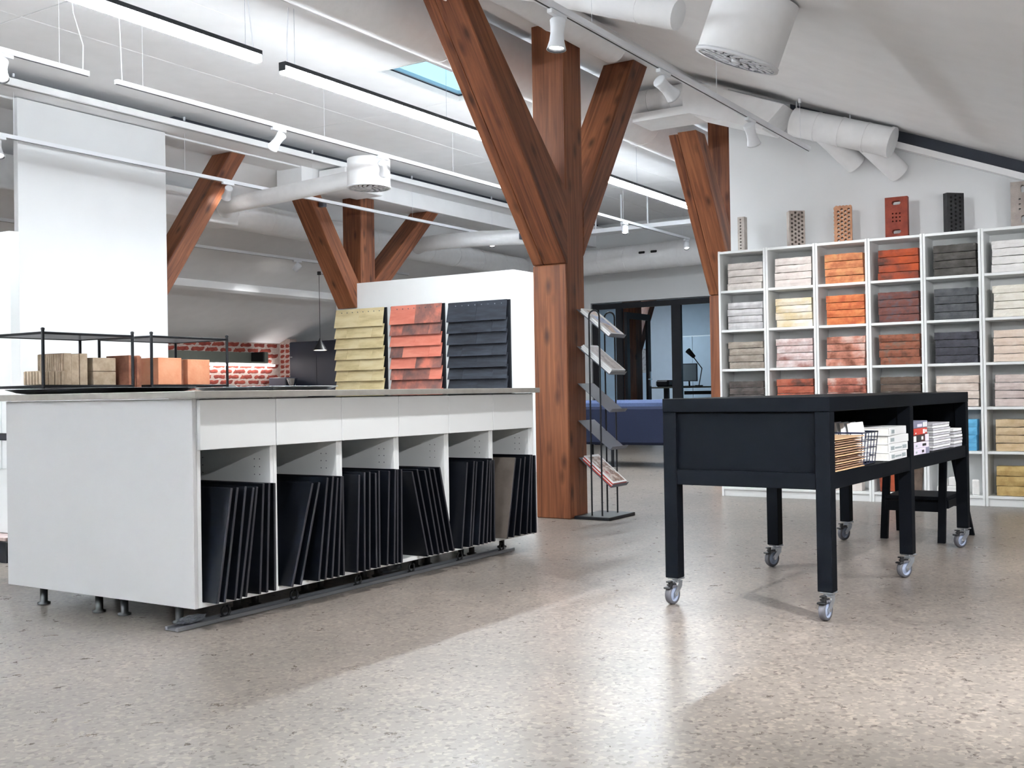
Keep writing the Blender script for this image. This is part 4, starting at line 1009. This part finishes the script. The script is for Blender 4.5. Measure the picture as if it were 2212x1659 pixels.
def book(label, x, y, z, l, w, h, cover, band=None, rz=0.0, group=None):
    """lying book: spine towards the viewer (-y side)"""
    m_ = TT @ Matrix.Translation((x, y, z)) @ Euler((0, 0, rz)).to_matrix().to_4x4()
    loc = m_.to_translation(); t = thing('book', label, 'book', loc, group)
    MB().bbox(-l / 2, l / 2, 0, w, 0, .0025, .0008).bbox(-l / 2, l / 2, 0, w, h - .0025, h, .0008).bbox(-l / 2, l / 2, -.003, .003, 0, h, .0022).xf(m_).build('cover', cover, t)
    MB().box(-l / 2 + .004, l / 2 - .004, .003, w - .004, .0025, h - .0025).xf(m_).build('pages', 'page', t)
    mb = MB()
    for (a, b, c, d, mt) in (band or []):
        MB().box(a * l, b * l, -.0037, -.0029, c * h, d * h).xf(m_).build('spine_print', mt, t)
    return t
ph = .0365
for k in range(4):
    bands = [(-.42, -.24, .25, .7, 'print_grey')] + ([(.2, .42, .25, .7, 'print_grey'), (-.2, .16, .35, .55, 'print_grey')] if k < 2 else [])
    book('white thick paperback, %s of the four stacked on the table shelf' % LEVEL[k], .932 + (.004 * ((k * 7) % 3 - 1)), .010, ZSH + .0005 + k * ph, .29, .20, ph - .0007, 'paper', bands, R_([1.5, 0, -1, 2][k]), 'white books on the table shelf')
bh_ = [.030, .030, .034, .031, .034]; z = ZSH + .0005
spec_ = [('lilac_cover', [(-.4, -.3, .3, .6, 'print_grey'), (.0, .14, .3, .7, 'print_dark'), (.26, .5, 0, 1, 'slate_cover')], 'lilac book with a slate band, lowest in the coloured stack'),
         ('lilac_cover', [(-.4, -.3, .3, .6, 'print_grey'), (.05, .3, .3, .7, 'print_dark')], 'plain lilac book, second lowest in the coloured stack'),
         ('maroon_cover', [(-.48, -.3, .1, .9, 'paper'), (-.28, .02, .1, .9, 'print_dark'), (.02, .14, .3, .75, 'paper'), (.26, .5, 0, 1, 'lilac_cover')], 'black and maroon book in the middle of the coloured stack'),
         ('red_cover', [(.16, .3, .15, .8, 'paper'), (.34, .44, .3, .7, 'paper'), (-.42, -.36, .2, .4, 'paper')], 'bright red book in the coloured stack'),
         ('slate_cover', [(-.25, .08, .2, .6, 'lilac_cover'), (.16, .3, .15, .8, 'paper'), (.34, .44, .15, .8, 'paper')], 'slate grey book on top of the coloured stack')]
for k in range(5):
    book(spec_[k][2] + ' on the table shelf', 1.315 - (.012 if k > 1 else 0), .010, z, .27 if k < 3 else .245, .19, bh_[k] - .0007, spec_[k][0], spec_[k][1], R_([0, .5, -.5, 1, 0][k]), 'coloured books on the table shelf'); z += bh_[k]
def papers(name, label, x0, x1, y0, y1, n, th):
    for k in range(n):
        j = random.uniform(-.004, .004)
        on_table(MB().bbox(x0 + j, x1 + j, y0 + random.uniform(-.003, .003), y1, ZSH + .0005 + k * th, ZSH + .0005 + (k + .82) * th, .0006), name, 'paper' if k % 2 else 'mag_grey', label % ('topmost' if k == n - 1 else 'lowest' if k == 0 else ORDN[k] + ' from the bottom'), 'brochure', 'brochure piles on the table shelf')
papers('brochure', 'white brochure, %s in the tall pile on the table shelf', 1.62, 1.96, .03, .32, 11, .0125)
papers('brochure', 'white brochure, %s in the low pile on the table shelf', 1.985, 2.165, .015, .27, 6, .0165)

# ------------------------------------------------------------------ black step stool behind the table
st = thing('step_stool', 'black wooden step stool standing behind the far end of the table', 'stool', (6.62, 1.42, 0))
MB().bbox(6.42, 6.78, 1.22, 1.60, .47, .495, .004).build('seat', 'black_table', st)
for (xa, ya), (xb_, yb_) in (((6.49, 1.60), (6.47, 1.57)), ((6.42, 1.27), (6.45, 1.26)), ((6.84, 1.19), (6.72, 1.25)), ((6.88, 1.60), (6.72, 1.57))):
    MB().add([(xa + dx, ya + dy, 0) for dx, dy in ((-.016, -.02), (.016, -.02), (.016, .02), (-.016, .02))] + [(xb_ + dx, yb_ + dy, .47) for dx, dy in ((-.014, -.02), (.014, -.02), (.014, .02), (-.014, .02))],
             [(3, 2, 1, 0), (4, 5, 6, 7), (0, 1, 5, 4), (1, 2, 6, 5), (2, 3, 7, 6), (3, 0, 4, 7)]).build('leg', 'black_table', st)
MB().bbox(6.44, 6.82, 1.24, 1.58, .235, .255, .003).build('step', 'black_table', st)
for y in (1.235, 1.565): MB().bbox(6.45, 6.81, y, y + .02, .19, .235, .002).build('rail', 'black_table', st)
for x in (6.435, 6.80): MB().bbox(x, x + .02, 1.25, 1.58, .17, .225, .002).build('rail', 'black_table', st)

# ------------------------------------------------------------------ magazine stand beside the post
ms = thing('magazine_stand', 'black wire magazine stand with five tilted shelves beside the big post', 'magazine stand', (6.755, 3.56, 0))
MB().bbox(6.56, 6.95, 3.43, 3.705, 0, .022, .003).build('base', 'black_metal', ms)
for x in (6.635, 6.865):
    ya, yb_ = 3.605, 3.525; zt = 1.40; pts = [(x, ya, .02), (x, ya, zt)]
    for j in range(1, 9):
        a = math.pi * j / 9; pts.append((x, (ya + yb_) / 2 + (ya - yb_) / 2 * math.cos(a), zt + .04 * math.sin(a)))
    pts += [(x, yb_, zt), (x, yb_, .02)]
    MB().path(pts, .006, 8).build('hoop', 'black_metal', ms)
for k in range(5):
    z1 = 1.455 - .2585 * k; z0 = z1 - .20
    y1, y0 = 3.700, 3.455
    d = Vector((0, y0 - y1, z0 - z1)).normalized(); nrm = Vector((0, -d.z, d.y)) if d.y < 0 else Vector((0, d.z, -d.y))
    nrm = Vector((0, d.z, -d.y)); nrm = nrm if nrm.z > 0 else -nrm
    xa, xb_ = 6.632, 6.868
    mb = MB()
    def quad(a, b, th):
        n_ = nrm * th
        vs = [Vector((xa, a[0], a[1])), Vector((xb_, a[0], a[1])), Vector((xb_, b[0], b[1])), Vector((xa, b[0], b[1]))]
        mb.add(vs + [p - n_ for p in vs], [(0, 1, 2, 3), (7, 6, 5, 4), (0, 4, 5, 1), (1, 5, 6, 2), (2, 6, 7, 3), (3, 7, 4, 0)])
    quad((y1, z1), (y0, z0), .003)
    lip = Vector((0, y0, z0)) + nrm * .028 + d * .002
    mb.add([(xa, y0, z0), (xb_, y0, z0), (xb_, lip.y, lip.z), (xa, lip.y, lip.z), (xa, y0 - .002, z0 - .003), (xb_, y0 - .002, z0 - .003), (xb_, lip.y - .0025, lip.z), (xa, lip.y - .0025, lip.z)],
           [(0, 1, 2, 3), (7, 6, 5, 4), (0, 4, 5, 1), (1, 5, 6, 2), (2, 6, 7, 3), (3, 7, 4, 0)])
    mb.build('tilted_shelf', 'rack_grey', ms)
    if k in (0, 1, 4):
        n = {0: 2, 1: 3, 4: 4}[k]; th = {0: .012, 1: .011, 4: .007}[k]
        cover = {0: 'mag_photo', 1: 'mag_beige', 4: 'mag_red'}[k]
        for q in range(n):
            base = Vector((0, y0, z0)) + nrm * (.001 + q * th) - d * (.004 + .002 * q)
            top = base - d * (.285 + .006 * (q % 2)); w0, w1 = xa + .012 + .003 * q, xb_ - .012 + .002 * q
            vs = [Vector((w0, base.y, base.z)), Vector((w1, base.y, base.z)), Vector((w1, top.y, top.z)), Vector((w0, top.y, top.z))]
            vs = vs + [p + nrm * (th * .9) for p in vs]
            lab = '%s magazine on the %s shelf of the wire stand' % (['lowest', 'second', 'third', 'topmost'][q] if q < n - 1 else 'topmost', ['top', 'second', '', '', 'bottom'][k])
            mg = tag(MB().add(vs, [(3, 2, 1, 0), (4, 5, 6, 7), (0, 1, 5, 4), (1, 2, 6, 5), (2, 3, 7, 6), (3, 0, 4, 7)]).build('magazine', 'paper' if k != 4 else ('paper' if q % 2 else 'red_cover')), lab, 'magazine', 'magazines in the wire stand')
            if q == n - 1:
                e = .045 if k == 0 else .02
                b2 = base + nrm * (th * .9 + .0004) - d * .012; t2 = top + nrm * (th * .9 + .0004) + d * .02
                vs = [Vector((w0 + e, b2.y, b2.z)), Vector((w1 - e, b2.y, b2.z)), Vector((w1 - e, t2.y, t2.z)), Vector((w0 + e, t2.y, t2.z))]
                vs = vs + [p + nrm * .0005 for p in vs]
                MB().add(vs, [(3, 2, 1, 0), (4, 5, 6, 7), (0, 1, 5, 4), (1, 2, 6, 5), (2, 3, 7, 6), (3, 0, 4, 7)]).build('cover_print', cover, mg)

# ------------------------------------------------------------------ sofa
so = thing('sofa', 'low navy blue sofa with its back to the room before the glass partition', 'sofa', (11.7, 5.4, 0))
MB().bbox(11.2, 11.42, 4.2, 6.75, .26, .70, .03).build('backrest', 'sofa', so)
MB().bbox(11.38, 12.1, 4.2, 6.75, .26, .44, .03).build('seat', 'sofa', so)
MB().bbox(11.4, 12.1, 6.62, 6.8, .26, .62, .03).build('armrest', 'sofa', so)
for a, b in ((4.25, 5.05), (5.07, 5.87), (5.89, 6.62)): MB().bbox(11.24, 11.5, a, b, .44, .775, .035).build('cushion', 'sofa_cushion', so)
for x, y in ((11.27, 5.84), (11.27, 4.4), (12.0, 5.5), (12.0, 6.5)): MB().tube((x, y, 0), (x, y, .27), .018, 10).build('leg', 'black_metal', so)

# ------------------------------------------------------------------ glass partition and the office behind
XG = 15.8
pw = struct(MB().box(XG, XG + .06, 8.42, 8.52, 0, 2.31).box(XG, XG + .06, 6.40, 8.42, 2.22, 2.31).box(XG, XG + .06, 7.98, 8.09, 0, 2.22).box(XG, XG + .06, 6.95, 7.11, 0, 2.22).box(XG, XG + .06, 6.40, 6.46, 0, 2.22).box(XG, XG + .06, 8.09, 8.42, 0, .06).box(XG, XG + .06, 6.46, 6.95, 0, .06).build('window_2', 'black_frame', origin=(XG, 7.5, 0)))
MB().box(XG + .025, XG + .033, 8.09, 8.42, .06, 2.22).build('pane', 'glass', pw)
MB().box(XG + .025, XG + .033, 6.46, 6.95, .06, 2.22).build('pane', 'glass', pw)
dr = struct(MB().box(XG + .06, XG + .95, 7.92, 7.97, 2.06, 2.16).box(XG + .06, XG + .16, 7.92, 7.97, 0.02, 2.06).box(XG + .85, XG + .95, 7.92, 7.97, 0.02, 2.06).box(XG + .16, XG + .85, 7.92, 7.97, 0.02, .12).build('door_1', 'black_frame', origin=(XG + .06, 7.95, 0)))
MB().box(XG + .16, XG + .85, 7.94, 7.948, .12, 2.06).build('pane', 'glass', dr)
MB().bbox(XG + .88, XG + .91, 7.90, 7.92, .95, 1.20, .003).bbox(XG + .76, XG + .90, 7.875, 7.89, 1.06, 1.08, .003).build('door_handle', 'steel', dr)
M['office_wall'] = plain('pale_blue_wall', rgb(196, 210, 222), .8, noise=.02)
struct(MB().box(20.5, 20.6, 4.5, 5.3, 0, 3.2).box(20.5, 20.6, 6.2, 12, 0, 3.2).box(20.5, 20.6, 5.3, 6.2, 0, .8).box(20.5, 20.6, 5.3, 6.2, 1.75, 3.2).build('wall_office', 'office_wall', origin=(20.5, 8, 0)))
struct(MB().box(15.95, 20.5, 4.9, 5.0, 0, 3.2).build('wall_office_side', 'office_wall', origin=(18, 5, 0)))
struct(MB().box(15.95, 20.5, 11.0, 11.1, 0, 3.2).build('wall_office_side', 'office_wall', origin=(18, 11, 0)))
oc = struct(MB().prism([(5.0, 1.9), (8.0, 2.85), (11.0, 2.85), (11.0, 3.1), (8.0, 3.1), (5.0, 2.1)], 'X', 15.95, 20.6).build('ceiling', 'wood_roof', origin=(18, 8, 2.5)))
w3 = struct(MB().box(20.52, 20.58, 5.3, 5.36, .8, 1.75).box(20.52, 20.58, 6.14, 6.2, .8, 1.75).box(20.52, 20.58, 5.36, 6.14, .8, .86).box(20.52, 20.58, 5.36, 6.14, 1.69, 1.75).build('window_3', 'white_lac', origin=(20.55, 5.75, .8)))
MB().box(20.54, 20.548, 5.36, 6.14, .86, 1.69).build('pane', 'glass', w3)
wc = thing('office_wardrobe', 'pale wardrobe at the back wall of the office behind the desk lamp', 'wardrobe', (20.2, 8.5, 0))
MB().bbox(20.0, 20.48, 8.15, 8.95, 0, 1.95, .004).build('body', 'white_lac', wc)
for a_, b_ in ((8.16, 8.545), (8.555, 8.94)): MB().bbox(19.98, 19.999, a_, b_, .06, 1.93, .003).build('door', 'office_wall', wc)
t = thing('timber_post', 'stained pine post seen through the open glass door', 'post', (17.3, 8.55, 0), 'stained pine posts')
timber('post', [(17.2, 0), (17.45, 0), (17.45, 2.84), (17.2, 2.84)], 8.42, 8.68, t, 2)
timber('brace', [(17.4, 1.5), (18.3, 2.84), (18.1, 2.84), (17.4, 1.8)], 8.42, 8.68, t, 1)
dk = thing('office_desk', 'high office desk with dark legs behind the glass partition', 'desk', (17.6, 7.5, 0))
MB().bbox(17.3, 18.0, 6.6, 8.25, .915, .94, .003).build('desktop', 'green_grey', dk)
MB().bbox(17.6, 17.65, 6.9, 7.7, .80, .86, .003).build('cable_tray', 'black_metal', dk)
for y in (6.8, 8.05): MB().bbox(17.6, 17.68, y - .04, y + .04, .03, .915, .003).bbox(17.35, 17.95, y - .03, y + .03, 0, .03, .003).build('leg', 'black_metal', dk)
mo = thing('monitor', 'computer monitor on the office desk behind the glass', 'monitor', (17.65, 7.62, .94))
MB().bbox(17.62, 17.65, 7.46, 7.80, 1.03, 1.34, .004).build('screen', 'rack_grey', mo)
MB().bbox(17.612, 17.622, 7.475, 7.785, 1.045, 1.325, .001).build('display', 'office_wall', mo)
MB().tube((17.68, 7.63, .945), (17.66, 7.63, 1.1), .015, 8).bbox(17.58, 17.76, 7.53, 7.73, .941, .953, .003).build('stand', 'black_metal', mo)
dl = thing('desk_lamp', 'black jointed desk lamp on the office desk behind the glass', 'desk lamp', (17.6, 7.42, .94))
MB().tube((17.6, 7.42, .941), (17.6, 7.42, .96), .07, 16).build('base', 'black_metal', dl)
MB().path([(17.6, 7.42, .95), (17.6, 7.36, 1.25)], .009, 8).path([(17.6, 7.36, 1.25), (17.6, 7.53, 1.47)], .009, 8).build('arm', 'black_metal', dl)
MB().tube((17.6, 7.50, 1.45), (17.6, 7.62, 1.57), .032, 14, .05).build('shade', 'black_metal', dl)
bgx = tag(MB().bbox(17.5, 17.8, 7.95, 8.2, .941, 1.06, .03).build('office_bag', 'black_metal'), 'black bag lying on the left end of the office desk', 'bag')
tag(MB().box(20.49, 20.499, 9.72, 10.02, 1.25, 1.75).build('wall_poster', 'mag_beige'), 'grey poster on the office wall behind the glass door', 'poster')
ol = thing('office_fill_lamp', 'added cool ceiling lamp lighting the office behind the glass', 'ceiling lamp', (18.3, 9.0, 2.75))  # unseen lamp added to brighten the office
MB().bbox(17.6, 19.0, 8.9, 9.1, 2.80, 2.845, .004).build('housing', 'white_metal', ol)
M['office_fill_glow'] = emit('office_fill_lamp_glow', (.80, .90, 1.0, 1), 13.0)  # emission of the added office fill lamp
MB().box(17.62, 18.98, 8.915, 9.085, 2.785, 2.80).build('diffuser', 'office_fill_glow', ol)

# ------------------------------------------------------------------ kitchen at the back left
kc = thing('kitchen_counter', 'low white kitchen counter along the brick wall', 'counter', (11.2, 12.2, 0))
MB().bbox(9.5, 12.7, 11.98, 12.585, .08, .86, .003).build('body', 'white_lac', kc)
MB().bbox(9.48, 12.7, 11.95, 12.59, .86, .90, .003).build('counter_slab', 'worktop', kc)
MB().box(9.5, 12.7, 12.05, 12.5, 0, .08).build('plinth', 'black_plastic', kc)
ws = thing('wall_shelf', 'green grey box shelf with a glowing strip on the brick wall', 'shelf', (11.3, 12.5, 1.4))
MB().bbox(9.6, 12.2, 12.30, 12.585, 1.40, 1.42, .002).box(9.6, 12.2, 12.56, 12.585, 1.42, 1.575).bbox(12.12, 12.2, 12.30, 12.56, 1.42, 1.575, .002).build('box', 'green_grey', ws)
MB().bbox(12.09, 12.12, 12.30, 12.56, 1.42, 1.575, .002).build('end_panel', 'black_plastic', ws)
MB().bbox(10.4, 12.55, 12.50, 12.54, 1.36, 1.39, .006).build('light_strip', 'led', ws)
nv = thing('tall_cabinet', 'tall navy blue kitchen cabinet with two doors under the slope', 'cabinet', (13.0, 11.8, 0))
MB().bbox(12.74, 13.3, 11.2, 12.355, .06, 1.745, .003).build('body', 'navy', nv)
for a, b in ((11.205, 11.775), (11.781, 12.35)):
    d_ = MB().bbox(12.72, 12.739, a, b, .07, 1.735, .002).build('door', 'navy', nv)
    MB().bbox(12.708, 12.72, (b - .06) if a > 11.5 else a + .12, (b - .02) if a > 11.5 else a + .17, 1.50, 1.512, .002).build('handle', 'alu', d_)
cm = thing('coffee_machine', 'coffee machine with steel funnel on the kitchen counter', 'coffee machine', (12.45, 12.2, .90))
MB().bbox(12.38, 12.62, 12.12, 12.48, .901, 1.18, .01).build('body', 'rack_grey', cm)
MB().lathe([(.03, .0), (.09, .13), (.095, .14)], Matrix.Translation((12.42, 12.02, 1.02)), 18).build('hopper', 'chrome', cm)
MB().bbox(12.34, 12.50, 11.97, 12.12, .901, 1.02, .006).build('grinder_base', 'black_plastic', cm)
tag(MB().lathe([(.028, 0), (.036, .12), (.034, .12), (.027, .004)], Matrix.Translation((12.12, 12.14, .901)), 16).build('steel_cup', 'chrome'), 'left steel cup standing on the kitchen counter', 'cup', 'steel cups')
tag(MB().lathe([(.028, 0), (.036, .11), (.034, .11), (.027, .004)], Matrix.Translation((12.22, 12.14, .901)), 16).build('steel_cup', 'chrome'), 'right steel cup standing on the kitchen counter', 'cup', 'steel cups')
pl = thing('pendant_lamp', 'small dark cone pendant lamp hanging before the navy cabinet', 'pendant lamp', (11.42, 10.5, 1.52))
MB().lathe([(.105, 0), (.10, .004), (.012, .155), (.008, .17), (.001, .17)], Matrix.Translation((11.42, 10.5, 1.52)), 28, False, True).build('lamp_shade', 'black_metal', pl)
MB().lathe([(.098, .004), (.05, .0), (.001, -.002)], Matrix.Translation((11.42, 10.5, 1.52)), 24, True, True).build('lens', 'pendant_glow', pl)
MB().tube((11.42, 10.5, 1.69), (11.42, 10.5, 2.62), .004, 6).tube((11.42, 10.5, 2.60), (11.9, 10.5, 2.58), .0035, 6).bbox(11.40, 11.44, 10.48, 10.52, 2.58, 2.63, .003).build('cord', 'black_plastic', pl)

# ------------------------------------------------------------------ display at the far left edge
dp = thing('display_panel', 'white upright display panel with vertical grooves at the left edge', 'display panel', (3.7, 6.1, .13))
MB().bbox(3.6, 3.66, 5.62, 6.9, .14, 1.83, .003).build('panel', 'white_lac', dp)
mb = MB()
for i in range(14): mb.bbox(3.59, 3.602, 5.655 + i * .055, 5.69 + i * .055, .5, .88, .002)
mb.build('groove_batten', 'white_lac', dp)
MB().bbox(3.585, 3.60, 5.63, 6.9, .66, .70, .002).build('crossbar', 'black_metal', dp)
tag(MB().bbox(3.48, 4.2, 5.50, 6.9, 0, .115, .003).build('plinth_block', 'black_metal'), 'low black plinth under the display at the left edge', 'plinth')
M['slab_pink'] = mottled('pinkish_striped_stone', [rgb(150, 128, 124), rgb(196, 176, 172)], 6, .6, .1, (1, 4, 1))
tag(MB().bbox(3.485, 4.18, 5.51, 6.9, .116, .138, .003).build('stone_slab', 'slab_pink'), 'pinkish stone slab lying on the low black plinth', 'slab')
